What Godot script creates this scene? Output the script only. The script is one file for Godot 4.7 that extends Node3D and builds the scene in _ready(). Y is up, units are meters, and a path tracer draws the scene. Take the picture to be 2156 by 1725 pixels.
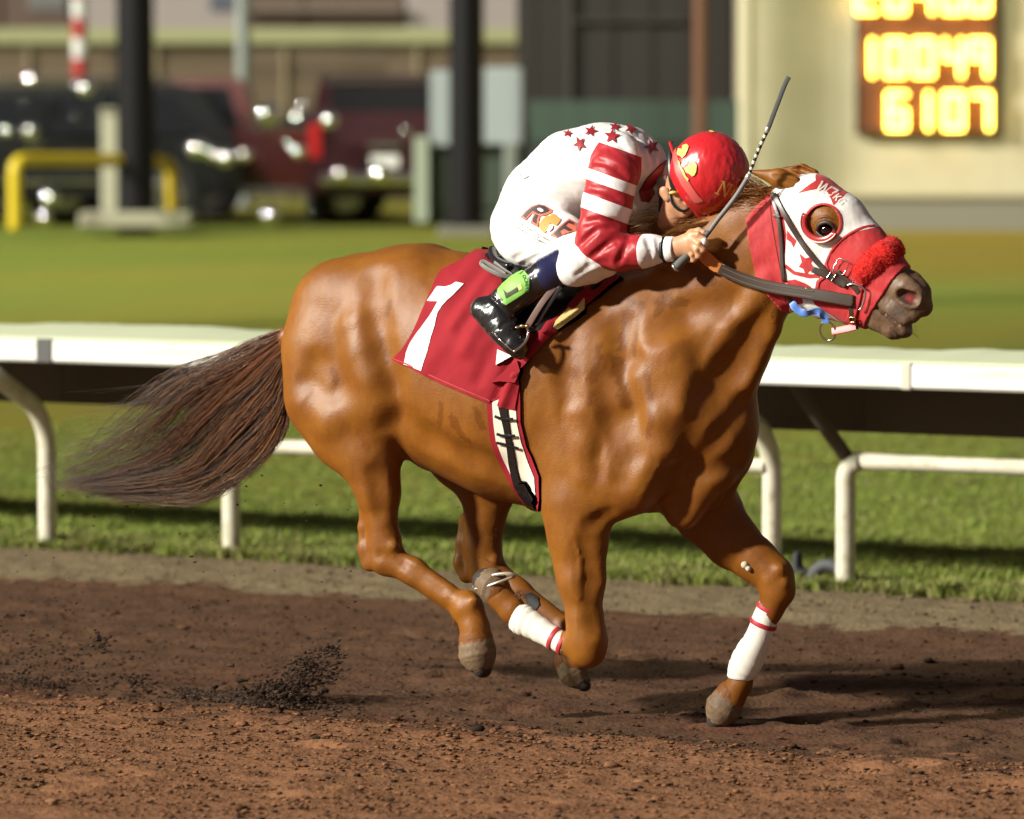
extends Node3D
# A racehorse and rider galloping past the infield rail of a floodlit dirt track.
# Pixel positions below are in a 2156 x 1725 reading of the photograph; H() turns one into a point of the plane
# that lies "lat" metres to the horse's right of its own middle plane.

const FPX := 9504.0
const YAW := 0.4887
var cam_pos := Vector3(0, 2.2, 16)
var pitch := atan((862.5 - 236.0) / FPX)
var fwd := Vector3(cos(YAW), 0, sin(YAW))
var side := Vector3(-sin(YAW), 0, cos(YAW))
var p0 := Vector3.ZERO
var noise := FastNoiseLite.new()
var rng := RandomNumberGenerator.new()


const DIRT_FRONT := Color(0.205, 0.097, 0.049)
const DIRT_MID := Color(0.094, 0.049, 0.028)
const DIRT_RAIL := Color(0.185, 0.138, 0.080)
const GRASS := Color(0.160, 0.196, 0.038)
const GRASS_BLADE := Color(0.215, 0.265, 0.052)
const GRASS_DRY := Color(0.235, 0.175, 0.032)

func _ready() -> void:
	noise.seed = 3
	noise.frequency = 1.0
	noise.fractal_octaves = 3
	rng.seed = 11
	p0 = Z(1150, 900, 16.25)
	# camera: a long lens at head height across the track
	var cam := Camera3D.new()
	cam.name = "camera"
	add_child(cam)
	cam.position = cam_pos
	cam.rotation.x = -pitch
	cam.far = 900.0
	var lens := CameraAttributesPhysical.new()
	lens.frustum_focal_length = 132.0
	lens.frustum_focus_distance = 15.9
	lens.exposure_aperture = 1.75
	cam.attributes = lens
	cam.fov = rad_to_deg(2.0 * atan(862.5 / FPX))
	cam.current = true
	# night sky over a floodlit course
	var env := Environment.new()
	env.background_mode = Environment.BG_SKY
	var sky := Sky.new()
	var sm := ProceduralSkyMaterial.new()
	sm.sky_top_color = Color(0.10, 0.095, 0.10)
	sm.sky_horizon_color = Color(0.17, 0.155, 0.14)
	sm.ground_bottom_color = Color(0.10, 0.09, 0.08)
	sm.ground_horizon_color = Color(0.15, 0.135, 0.12)
	sm.sun_angle_max = 1.0
	sky.sky_material = sm
	env.sky = sky
	env.background_energy_multiplier = 5.8
	env.tonemap_mode = Environment.TONE_MAPPER_LINEAR
	env.tonemap_exposure = 1.72
	env.sdfgi_enabled = true
	env.ssao_enabled = true
	env.ssil_enabled = true
	var we := WorldEnvironment.new()
	we.name = "environment"
	we.environment = env
	add_child(we)
	# the bank of floodlights far off to the left
	var key := DirectionalLight3D.new()
	key.name = "floodlight_bank"
	key.light_color = Color(1.0, 0.98, 0.94)
	key.light_energy = 1.15
	key.light_angular_distance = 3.2
	key.shadow_enabled = true
	add_child(key)
	var az := deg_to_rad(25.0)
	var el := deg_to_rad(27.0)
	var from := Vector3(-cos(az) * cos(el), sin(el), sin(az) * cos(el))
	key.look_at_from_position(from * 30.0, Vector3.ZERO, Vector3.UP)
	# the place
	build_track()
	build_infield()
	build_rail()
	build_far()
	build_masts()
	# horse, tack and rider
	var hr := build_horse()
	build_horse_dress(hr)
	build_tack()
	build_rider()

func build_masts() -> void:
	# a mast behind the photographer, and one in the infield that lights the buildings
	mast(Vector3(-46, 0, 6), Vector3(0, 0.8, -4), 1150.0, 30.0, "steel mast with a bank of lit floodlights on the grandstand side")
	mast(Vector3(-15, 0.1, -18), Vector3(2, 1.5, -46), 520.0, 50.0, "steel mast with a bank of lit floodlights in the infield")

func mast(b: Vector3, aim: Vector3, energy: float, cone: float, label: String) -> void:
	var o := thing("floodlight_mast", label, "mast", b, "floodlight masts round the course")
	var steel := mat(Color(0.2, 0.2, 0.2), 0.5, 0.6)
	part("mast", tube([b, b + Vector3.UP * 10, b + Vector3.UP * 19], [0.3, 0.22, 0.15], b, 16), o, steel)
	part("crossbar", tube([b + Vector3(-2, 18.5, 0), b + Vector3(2, 18.5, 0)], [0.08], b, 10), o, steel)
	var glow := mat(Color(0.9, 0.9, 0.85), 0.4)
	glow.emission_enabled = true
	glow.emission = Color(0.95, 1.0, 0.85)
	glow.emission_energy_multiplier = 12.0
	for i in 5:
		var p := b + Vector3(-1.8 + 0.9 * i, 18.1, -0.2)
		var h := part("lamp_housing", box(Vector3(0.7, 0.5, 0.3), 0.04), o, steel, p - b)
		part("lamp_lens", box(Vector3(0.6, 0.4, 0.02), 0.005), h, glow, Vector3(0, 0, -0.17))
	var s := SpotLight3D.new()
	s.name = "floodlight"
	s.light_color = Color(0.98, 1.0, 0.90)
	s.light_energy = energy
	s.light_size = 2.6
	s.spot_range = 200.0
	s.spot_angle = cone
	s.spot_attenuation = 2.0
	s.shadow_enabled = true
	o.add_child(s)
	s.look_at_from_position(b + Vector3(0, 17.9, -0.8), aim, Vector3.UP)
	s.position = Vector3(0, 17.9, -0.8)

func ray(x: float, y: float) -> Vector3:
	return Vector3((x - 1078.0) / FPX, -(y - 862.5) / FPX, -1.0).rotated(Vector3.RIGHT, -pitch)

func H(x: float, y: float, lat := 0.0) -> Vector3:
	var d := ray(x, y)
	return cam_pos + d * ((lat - side.dot(cam_pos - p0)) / side.dot(d))

func G(x: float, y: float, h := 0.0) -> Vector3:      # point at height h seen at that pixel
	var d := ray(x, y)
	return cam_pos + d * ((h - cam_pos.y) / d.y)

func Z(x: float, y: float, depth: float) -> Vector3:  # point at a distance from the camera along its axis
	var d := ray(x, y)
	return cam_pos + d * (depth / -d.z)

func px(p: Vector3) -> float:                          # metres that one pixel spans at p
	return (cam_pos.z - p.z) / FPX

# ------------------------------------------------------------------ signed distance modelling
class Prim:
	var a: Vector3
	var ab: Vector3
	var il: float
	var n: Vector3
	var va: float
	var vb: float
	var la: float
	var lb: float
	var k: float
	var sub := false
	var tag := 0
	var c: Vector3
	var reach: float
	func dist(p: Vector3) -> float:
		var v := p - a
		var t := clampf(v.dot(ab) * il, 0.0, 1.0)
		v -= ab * t
		var w := v.dot(n)
		w *= w
		var rv := va + (vb - va) * t
		var rl := la + (lb - la) * t
		rv *= rv
		rl *= rl
		var u := maxf(v.length_squared() - w, 0.0)
		var q := u / rv + w / rl
		var g := u / (rv * rv) + w / (rl * rl)
		q = sqrt(q)
		return q * (q - 1.0) / sqrt(g + 1e-9)

func prim(a: Vector3, b: Vector3, va: float, vb: float, la: float, lb: float, k: float, n := side, tag := 0, sub := false) -> Prim:
	var p := Prim.new()
	p.a = a
	p.ab = b - a
	p.il = 1.0 / maxf(p.ab.length_squared(), 1e-8)
	p.n = n
	p.va = va; p.vb = vb; p.la = la; p.lb = lb; p.k = k; p.tag = tag; p.sub = sub
	p.c = (a + b) * 0.5
	p.reach = p.ab.length() * 0.5 + maxf(maxf(va, vb), maxf(la, lb))
	return p

# rows: [x, y, lat, radius across in px, lateral radius in px]
func chain(to: Array, rows: Array, k: float, tag := 0, sub := false, n := side) -> void:
	for i in rows.size() - 1:
		var r: Array = rows[i]
		var s: Array = rows[i + 1]
		var a := H(r[0], r[1], r[2])
		var b := H(s[0], s[1], s[2])
		var ua := px(a)
		var ub := px(b)
		to.append(prim(a, b, r[3] * ua, s[3] * ub, r[4] * ua, s[4] * ub, k, n, tag, sub))

func ball(to: Array, x: float, y: float, lat: float, rv: float, rl: float, k: float, tag := 0, sub := false) -> void:
	chain(to, [[x, y, lat, rv, rl], [x + 0.5, y, lat, rv, rl]], k, tag, sub)

func field(ps: Array, p: Vector3) -> float:
	var d := 1.0
	for q: Prim in ps:
		var e := q.dist(p)
		var k := q.k
		if q.sub:
			var h := maxf(k - absf(d + e), 0.0)
			d = maxf(d, -e) + h * h / (4.0 * k)
		else:
			var h := maxf(k - absf(d - e), 0.0)
			d = minf(d, e) - h * h / (4.0 * k)
	return d

func grad(ps: Array, p: Vector3) -> Vector3:
	var e := 0.0015
	return Vector3(field(ps, p + Vector3(e, 0, 0)) - field(ps, p - Vector3(e, 0, 0)), field(ps, p + Vector3(0, e, 0)) - field(ps, p - Vector3(0, e, 0)), field(ps, p + Vector3(0, 0, e)) - field(ps, p - Vector3(0, 0, e))).normalized()

class Net:
	var v := PackedVector3Array()
	var n := PackedVector3Array()
	var i := PackedInt32Array()
	var c := PackedColorArray()

# Surface nets of the field in blocks near the surface. grow inflates; cut (optional) is a callable (p, d) -> d.
func net(ps: Array, cell: float, grow := 0.0, cut: Variant = null) -> Net:
	const B := 6
	var lo := Vector3.ONE * 1e9
	var hi := -lo
	for q: Prim in ps:
		if q.sub: continue
		var m := maxf(maxf(q.va, q.vb), maxf(q.la, q.lb)) + grow + cell * 3
		for e: Vector3 in [q.a, q.a + q.ab]:
			lo = lo.min(e - Vector3.ONE * m)
			hi = hi.max(e + Vector3.ONE * m)
	var bs := cell * B
	var nb := Vector3i((hi - lo) / bs) + Vector3i.ONE
	var lists := {}
	for q: Prim in ps:
		var m := maxf(maxf(q.va, q.vb), maxf(q.la, q.lb)) + grow + q.k * 0.5 + cell * 2.5
		var e0 := q.a.min(q.a + q.ab) - Vector3.ONE * m
		var e1 := q.a.max(q.a + q.ab) + Vector3.ONE * m
		var i0 := Vector3i(((e0 - lo) / bs).floor()).clamp(Vector3i.ZERO, nb - Vector3i.ONE)
		var i1 := Vector3i(((e1 - lo) / bs).floor()).clamp(Vector3i.ZERO, nb - Vector3i.ONE)
		for z in range(i0.z, i1.z + 1):
			for y in range(i0.y, i1.y + 1):
				for x in range(i0.x, i1.x + 1):
					var id := (z * nb.y + y) * nb.x + x
					var mid := lo + (Vector3(x, y, z) + Vector3.ONE * 0.5) * bs
					if q.dist(mid) - grow < bs * 0.9 + q.k * 0.5 + cell * 2.0:
						if not lists.has(id): lists[id] = []
						lists[id].append(q)
	var act := PackedInt32Array()
	var actl := []
	for id: int in lists:
		var mid := lo + (Vector3(id % nb.x, (id / nb.x) % nb.y, id / (nb.x * nb.y)) + Vector3.ONE * 0.5) * bs
		var d := field(lists[id], mid) - grow
		if cut != null: d = cut.call(mid, d)
		if absf(d) < bs * 1.05 + cell * 2.0:
			act.append(id)
			actl.append(lists[id])
	var nx := nb.x * B
	var ny := nb.y * B
	var f := PackedFloat32Array()
	f.resize(nx * ny * nb.z * B)
	f.fill(1e6)
	var res := []
	res.resize(act.size())
	var work := func(bi: int) -> void:
		var id := act[bi]
		var org := lo + Vector3(id % nb.x, (id / nb.x) % nb.y, id / (nb.x * nb.y)) * bs
		var l: Array = actl[bi]
		var o := PackedFloat32Array()
		o.resize(B * B * B)
		var w := 0
		for z in B:
			for y in B:
				for x in B:
					var p := org + Vector3(x, y, z) * cell
					var d := field(l, p) - grow
					if cut != null: d = cut.call(p, d)
					o[w] = d
					w += 1
		res[bi] = o
	var task := WorkerThreadPool.add_group_task(work, act.size(), -1, true)
	WorkerThreadPool.wait_for_group_task_completion(task)
	for bi in act.size():
		var id := act[bi]
		var o: PackedFloat32Array = res[bi]
		var ox := (id % nb.x) * B
		var oy := ((id / nb.x) % nb.y) * B
		var oz := (id / (nb.x * nb.y)) * B
		var w := 0
		for z in B:
			for y in B:
				var at := ((oz + z) * ny + oy + y) * nx + ox
				for x in B:
					f[at + x] = o[w]
					w += 1
	var out := Net.new()
	var ids := {}
	var sx := 1
	var sy := nx
	var sz := nx * ny
	var cells := PackedInt32Array()
	for bi in act.size():
		var id := act[bi]
		var ox := (id % nb.x) * B
		var oy := ((id / nb.x) % nb.y) * B
		var oz := (id / (nb.x * nb.y)) * B
		for z in B:
			if oz + z + 1 >= nb.z * B: continue
			for y in B:
				if oy + y + 1 >= ny: continue
				for x in B:
					if ox + x + 1 >= nx: continue
					var at := ((oz + z) * ny + oy + y) * nx + ox + x
					var a := f[at]
					if a > cell * 1.8 or a < -cell * 4.0: continue
					var b := f[at + 1]; var c := f[at + sy]; var d := f[at + sy + 1]
					var e := f[at + sz]; var g := f[at + sz + 1]; var h := f[at + sz + sy]; var i := f[at + sz + sy + 1]
					var cnt := int(a < 0) + int(b < 0) + int(c < 0) + int(d < 0) + int(e < 0) + int(g < 0) + int(h < 0) + int(i < 0)
					if cnt == 0 or cnt == 8: continue
					if maxf(maxf(maxf(a, b), maxf(c, d)), maxf(maxf(e, g), maxf(h, i))) > 1e5: continue
					var s := Vector3.ZERO
					var n := 0
					if (a < 0) != (b < 0): s += Vector3(a / (a - b), 0, 0); n += 1
					if (c < 0) != (d < 0): s += Vector3(c / (c - d), 1, 0); n += 1
					if (e < 0) != (g < 0): s += Vector3(e / (e - g), 0, 1); n += 1
					if (h < 0) != (i < 0): s += Vector3(h / (h - i), 1, 1); n += 1
					if (a < 0) != (c < 0): s += Vector3(0, a / (a - c), 0); n += 1
					if (b < 0) != (d < 0): s += Vector3(1, b / (b - d), 0); n += 1
					if (e < 0) != (h < 0): s += Vector3(0, e / (e - h), 1); n += 1
					if (g < 0) != (i < 0): s += Vector3(1, g / (g - i), 1); n += 1
					if (a < 0) != (e < 0): s += Vector3(0, 0, a / (a - e)); n += 1
					if (b < 0) != (g < 0): s += Vector3(1, 0, b / (b - g)); n += 1
					if (c < 0) != (h < 0): s += Vector3(0, 1, c / (c - h)); n += 1
					if (d < 0) != (i < 0): s += Vector3(1, 1, d / (d - i)); n += 1
					ids[at] = out.v.size()
					cells.append(at)
					out.v.append(lo + (Vector3(ox + x, oy + y, oz + z) + s / n) * cell)
					out.n.append(Vector3(b + d + g + i - a - c - e - h, c + d + h + i - a - b - e - g, e + g + h + i - a - b - c - d).normalized())
	for at in cells:
		var me: int = ids[at]
		var neg := f[at] < 0.0
		for ax in 3:
			var st := sx if ax == 0 else sy if ax == 1 else sz
			if (f[at + st] < 0.0) == neg: continue
			var s1 := sy if ax == 0 else sz if ax == 1 else sx
			var s2 := sz if ax == 0 else sx if ax == 1 else sy
			if not (ids.has(at - s1) and ids.has(at - s2) and ids.has(at - s1 - s2)): continue
			var q1: int = ids[at - s1]
			var q2: int = ids[at - s2]
			var q3: int = ids[at - s1 - s2]
			if neg:
				out.i.append_array([me, q3, q1, me, q2, q3])
			else:
				out.i.append_array([me, q1, q3, me, q3, q2])
	return out

func average_normals(m: Net) -> void:
	m.n.fill(Vector3.ZERO)
	for t in range(0, m.i.size(), 3):
		var a := m.i[t]; var b := m.i[t + 1]; var c := m.i[t + 2]
		var w := (m.v[c] - m.v[a]).cross(m.v[b] - m.v[a])
		m.n[a] += w; m.n[b] += w; m.n[c] += w
	for i in m.n.size():
		m.n[i] = m.n[i].normalized()

func to_mesh(m: Net, at: Vector3, mat: Material) -> ArrayMesh:
	var arr := []
	arr.resize(Mesh.ARRAY_MAX)
	var v := m.v.duplicate()
	for i in v.size(): v[i] -= at
	var idx := m.i
	arr[Mesh.ARRAY_VERTEX] = v
	arr[Mesh.ARRAY_NORMAL] = m.n
	if m.c.size() == v.size(): arr[Mesh.ARRAY_COLOR] = m.c
	arr[Mesh.ARRAY_INDEX] = idx
	var am := ArrayMesh.new()
	am.add_surface_from_arrays(Mesh.PRIMITIVE_TRIANGLES, arr)
	am.surface_set_material(0, mat)
	return am

# cuts the triangles along s = 0 so that two dyes meet in a clean line; returns which side each vertex is on (bit k of marks)
func split(m: Net, s: PackedFloat32Array, marks: PackedInt32Array, k: int) -> PackedInt32Array:
	var bit := 1 << k
	for i in m.v.size():
		if s[i] > 0.0: marks[i] |= bit
	var made := {}
	var out := PackedInt32Array()
	var cut := func(a: int, b: int) -> Vector2i:          # (copy on the side of a, copy on the side of b)
		var lo := mini(a, b)
		var hi := maxi(a, b)
		var key := lo * 4000000 + hi
		if not made.has(key):
			var t := s[lo] / (s[lo] - s[hi])
			for e: int in [lo, hi]:
				m.v.append(m.v[lo].lerp(m.v[hi], t))
				m.n.append(m.n[lo].lerp(m.n[hi], t).normalized())
				marks.append((marks[lo] & ~bit) | (marks[e] & bit))
			made[key] = m.v.size() - 2
		var f: int = made[key]
		return Vector2i(f, f + 1) if a == lo else Vector2i(f + 1, f)
	for t in range(0, m.i.size(), 3):
		var q := [m.i[t], m.i[t + 1], m.i[t + 2]]
		var up := int(s[q[0]] > 0) + int(s[q[1]] > 0) + int(s[q[2]] > 0)
		if up == 0 or up == 3:
			out.append_array([q[0], q[1], q[2]])
			continue
		var odd := 0
		for j in 3:
			if (s[q[j]] > 0) == (up == 1): odd = j
		var a: int = q[odd]
		var b: int = q[(odd + 1) % 3]
		var c: int = q[(odd + 2) % 3]
		var ab: Vector2i = cut.call(a, b)
		var ac: Vector2i = cut.call(a, c)
		out.append_array([a, ab.x, ac.x, ab.y, b, c, ab.y, c, ac.y])
	m.i = out
	return marks

# ------------------------------------------------------------------ scene helpers
var used := {}
func numbered(s: String) -> String:
	used[s] = used.get(s, -1) + 1
	return s if used[s] == 0 else "%s_%03d" % [s, used[s]]

func thing(called: String, label: String, category: String, at := Vector3.ZERO, group := "", kind := "") -> Node3D:
	var o := Node3D.new()
	o.name = numbered(called)
	add_child(o, true)
	o.position = at
	tag(o, label, category, group, kind)
	return o

func tag(o: Node3D, label := "", category := "", group := "", kind := "") -> void:
	if label: o.set_meta("label", label)
	if category: o.set_meta("category", category)
	if group: o.set_meta("group", group)
	if kind: o.set_meta("kind", kind)

func part(called: String, mesh: Mesh, parent: Node, mat: Material = null, at := Vector3.ZERO) -> MeshInstance3D:
	var o := MeshInstance3D.new()
	o.name = called if parent != self else numbered(called)
	o.mesh = mesh
	if mat: o.material_override = mat
	parent.add_child(o, true)
	o.position = at
	return o

func base_of(n: Node) -> Vector3:
	var p := Vector3.ZERO
	while n != self and n is Node3D:
		p += (n as Node3D).position
		n = n.get_parent()
	return p

func mat(c: Color, rough := 0.7, metal := 0.0, spec := 0.5) -> StandardMaterial3D:   # c: linear base colour
	var m := StandardMaterial3D.new()
	m.albedo_color = c.linear_to_srgb()
	m.roughness = rough
	m.metallic = metal
	m.metallic_specular = spec
	return m

func noise_tex(freq: float, ramp: Array, size := 512, octaves := 4, sd := 1, normal := false, bump := 4.0, kind := FastNoiseLite.TYPE_SIMPLEX_SMOOTH) -> NoiseTexture2D:
	var t := NoiseTexture2D.new()
	var f := FastNoiseLite.new()
	f.noise_type = kind
	f.frequency = freq
	f.fractal_octaves = octaves
	f.seed = sd
	t.width = size
	t.height = size
	t.seamless = true
	t.noise = f
	if normal:
		t.as_normal_map = true
		t.bump_strength = bump
	elif ramp.size():
		var g := Gradient.new()
		var offs := PackedFloat32Array()
		var cols := PackedColorArray()
		for r: Array in ramp:
			offs.append(r[0])
			cols.append((r[1] as Color).linear_to_srgb())
		g.offsets = offs
		g.colors = cols
		t.color_ramp = g
	return t

func triplanar(m: StandardMaterial3D, scale: Vector3, world := true) -> StandardMaterial3D:
	m.uv1_triplanar = true
	m.uv1_world_triplanar = world
	m.uv1_scale = scale
	return m

# triangles from plain lists
func soup(v: PackedVector3Array, idx: PackedInt32Array, at: Vector3, smooth := true, col := PackedColorArray()) -> ArrayMesh:
	var m := Net.new()
	if smooth:
		m.v = v
		m.i = idx
		m.c = col
		m.n.resize(v.size())
		average_normals(m)
	else:
		for i in idx:
			m.v.append(v[i])
			if col.size(): m.c.append(col[i])
			m.i.append(m.i.size())
		m.n.resize(m.v.size())
		average_normals(m)
	return to_mesh(m, at, null)

# swept tube: pts in world, radii; flat < 1 squashes along "up" direction given by ref
func tube(pts: Array, radii: Array, at: Vector3, sides := 8, flat := 1.0, ref := Vector3.ZERO, caps := true) -> ArrayMesh:
	var m := Net.new()
	add_tube(m, pts, radii, sides, flat, ref, caps)
	average_normals(m)
	return to_mesh(m, at, null)

func add_tube(m: Net, pts: Array, radii: Array, sides := 8, flat := 1.0, ref := Vector3.ZERO, caps := true) -> void:
	var b0 := m.v.size()
	var cnt := pts.size()
	var u := ref
	for i in cnt:
		var t: Vector3 = (pts[mini(i + 1, cnt - 1)] - pts[maxi(i - 1, 0)]).normalized()
		if ref == Vector3.ZERO:
			if i == 0:
				u = t.cross(Vector3.UP if absf(t.y) < 0.9 else Vector3.RIGHT)
			u = (u - t * u.dot(t)).normalized()
		else:
			u = (ref - t * ref.dot(t)).normalized()
		var w := t.cross(u)
		var r: float = radii[i] if radii.size() > 1 else radii[0]
		for s in sides:
			var an := TAU * (s + 0.5) / sides
			m.v.append(pts[i] + u * (cos(an) * r * flat) + w * (sin(an) * r))
			m.n.append(Vector3.UP)
	for i in cnt - 1:
		for s in sides:
			var a := b0 + i * sides + s
			var b := b0 + i * sides + (s + 1) % sides
			m.i.append_array([a, a + sides, b, b, a + sides, b + sides])
	if caps:
		for e in 2:
			var c := m.v.size()
			m.v.append(pts[0] if e == 0 else pts[cnt - 1])
			m.n.append(Vector3.UP)
			var o := b0 if e == 0 else b0 + (cnt - 1) * sides
			for s in sides:
				if e == 0: m.i.append_array([c, o + s, o + (s + 1) % sides])
				else: m.i.append_array([c, o + (s + 1) % sides, o + s])

func curve(ctrl: Array, count: int) -> Array:     # Catmull-Rom through Vector3 points
	var out := []
	var n := ctrl.size()
	for i in count:
		var t := float(i) / (count - 1) * (n - 1)
		var k := mini(int(t), n - 2)
		t -= k
		var a: Vector3 = ctrl[maxi(k - 1, 0)]
		var b: Vector3 = ctrl[k]
		var c: Vector3 = ctrl[k + 1]
		var d: Vector3 = ctrl[mini(k + 2, n - 1)]
		out.append(b.cubic_interpolate(c, a, d, t))
	return out

func Hs(list: Array) -> Array:
	var out := []
	for r: Array in list: out.append(H(r[0], r[1], r[2]))
	return out

func box(size: Vector3, bevel := 0.0) -> ArrayMesh:
	# a box with chamfered edges, centred
	var h := size * 0.5
	var b := minf(bevel, minf(h.x, minf(h.y, h.z)) * 0.9)
	var st := SurfaceTool.new()
	st.begin(Mesh.PRIMITIVE_TRIANGLES)
	st.set_smooth_group(-1)
	var poly := func(pts: Array) -> void:
		var c := Vector3.ZERO
		for p: Vector3 in pts: c += p
		var n: Vector3 = (pts[1] - pts[0]).cross(pts[2] - pts[0])
		if n.dot(c) > 0: pts.reverse()
		for i in range(1, pts.size() - 1):
			st.add_vertex(pts[0]); st.add_vertex(pts[i]); st.add_vertex(pts[i + 1])
	for ax in 3:
		var ay := (ax + 1) % 3
		var az := (ax + 2) % 3
		for s in [-1.0, 1.0]:
			var q := []
			for c: Array in [[-1, -1], [1, -1], [1, 1], [-1, 1]]:
				var p := Vector3.ZERO
				p[ax] = s * h[ax]; p[ay] = c[0] * (h[ay] - b); p[az] = c[1] * (h[az] - b)
				q.append(p)
			poly.call(q)
		if b > 0.0:
			for s in [-1.0, 1.0]:
				for t in [-1.0, 1.0]:
					var q := []
					for c: Array in [[0, -1], [0, 1], [1, 1], [1, -1]]:
						var p := Vector3.ZERO
						p[az] = c[1] * (h[az] - b)
						p[ax] = s * (h[ax] - (b if c[0] == 1 else 0.0))
						p[ay] = t * (h[ay] - (b if c[0] == 0 else 0.0))
						q.append(p)
					poly.call(q)
	if b > 0.0:
		for sx in [-1.0, 1.0]:
			for sy in [-1.0, 1.0]:
				for sz in [-1.0, 1.0]:
					poly.call([Vector3(sx * h.x, sy * (h.y - b), sz * (h.z - b)), Vector3(sx * (h.x - b), sy * h.y, sz * (h.z - b)), Vector3(sx * (h.x - b), sy * (h.y - b), sz * h.z)])
	st.generate_normals()
	return st.commit()

# ------------------------------------------------------------------ laying cloth, straps and print on a body
func near_prims(ps: Array, pts: PackedVector2Array, margin := 60.0) -> Array:
	var r := Rect2(pts[0], Vector2.ZERO)
	for p in pts: r = r.expand(p)
	var mid := r.get_center()
	var rad := r.size.length() * 0.5 + margin
	var out := []
	var c := ray(mid.x, mid.y).normalized()
	for q: Prim in ps:
		var v := q.c - cam_pos
		var off := (v - c * v.dot(c)).length()
		if off < q.reach + rad * px(q.c): out.append(q)
	return out

func hit(ps: Array, x: float, y: float) -> Vector3:       # where the body lies behind a pixel
	var d := ray(x, y).normalized()
	var t := (p0 + side * 0.75 - cam_pos).dot(side) / d.dot(side)
	var t1 := t + 1.4
	var best := 0.035                                      # a ray that just misses takes the nearest skin
	var bt := -1.0
	for i in 60:
		var e := field(ps, cam_pos + d * t)
		if e < 0.0006: return cam_pos + d * t
		if e < best:
			best = e
			bt = t
		t += maxf(e * 0.8, 0.0006)
		if t > t1: break
	if bt > 0.0:
		var p := cam_pos + d * bt
		return p - grad(ps, p) * best
	return Vector3.INF

# a flat strap: points, the way its face looks, widths
func ribbon(pts: Array, nrm: Array, widths: Array, thick: float, at: Vector3) -> ArrayMesh:
	var m := Net.new()
	add_ribbon(m, pts, nrm, widths, thick)
	average_normals(m)
	return to_mesh(m, at, null)

func add_ribbon(m: Net, pts: Array, nrm: Array, widths: Array, thick: float) -> void:
	var n := pts.size()
	var b0 := m.v.size()
	for i in n:
		var t: Vector3 = (pts[mini(i + 1, n - 1)] - pts[maxi(i - 1, 0)]).normalized()
		var u: Vector3 = nrm[i] if nrm.size() > 1 else nrm[0]
		var w := t.cross(u).normalized()
		u = w.cross(t)
		var hw: float = (widths[i] if widths.size() > 1 else widths[0]) * 0.5
		for k: Array in [[1, 0.25], [0.8, 0.5], [-0.8, 0.5], [-1, 0.25], [-1, -0.25], [-0.8, -0.5], [0.8, -0.5], [1, -0.25]]:
			m.v.append(pts[i] + w * (hw * k[0]) + u * (thick * k[1]))
			m.n.append(u)
	for i in n - 1:
		for s in 8:
			var a := b0 + i * 8 + s
			var b := b0 + i * 8 + (s + 1) % 8
			m.i.append_array([a, a + 8, b, b, a + 8, b + 8])
	for e in 2:
		var o := b0 + (0 if e == 0 else (n - 1) * 8)
		for s in range(1, 7):
			if e == 0: m.i.append_array([o, o + s, o + s + 1])
			else: m.i.append_array([o, o + s + 1, o + s])

# a strap that follows the skin through pixel points
func strap(list: Array, width_px: float, thick: float, off: float, ps: Array, at: Vector3, count := 24) -> ArrayMesh:
	var c := []
	for i in range(0, list.size(), 2): c.append(Vector3(list[i], list[i + 1], 0))
	var q := curve(c, count)
	var poly := PackedVector2Array()
	for p: Vector3 in q: poly.append(Vector2(p.x, p.y))
	var near := near_prims(ps, poly)
	var pts := []
	var nrm := []
	for p: Vector3 in q:
		var w := hit(near, p.x, p.y)
		if w == Vector3.INF: continue
		var g := grad(near, w)
		pts.append(w + g * off)
		nrm.append(g)
	return ribbon(pts, nrm, [width_px / 585.0], thick, at)

func drape(poly: PackedVector2Array, ps: Array, off: float, step := 6.0, at := Vector3.ZERO, skirt := true, wave: Variant = null, twin := false) -> ArrayMesh:
	var m := drape_net(poly, ps, off, step, skirt, wave)
	if twin:                                                # the sheet and its twin on the other side of the horse
		var cnt := m.v.size()
		var tri := m.i.size()
		for i in cnt:
			m.v.append(m.v[i] - side * (2.0 * side.dot(m.v[i] - p0)))
			m.n.append(m.n[i] - side * (2.0 * side.dot(m.n[i])))
		for i in range(0, tri, 3): m.i.append_array([m.i[i] + cnt, m.i[i + 2] + cnt, m.i[i + 1] + cnt])
	return to_mesh(m, at, null)

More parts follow.
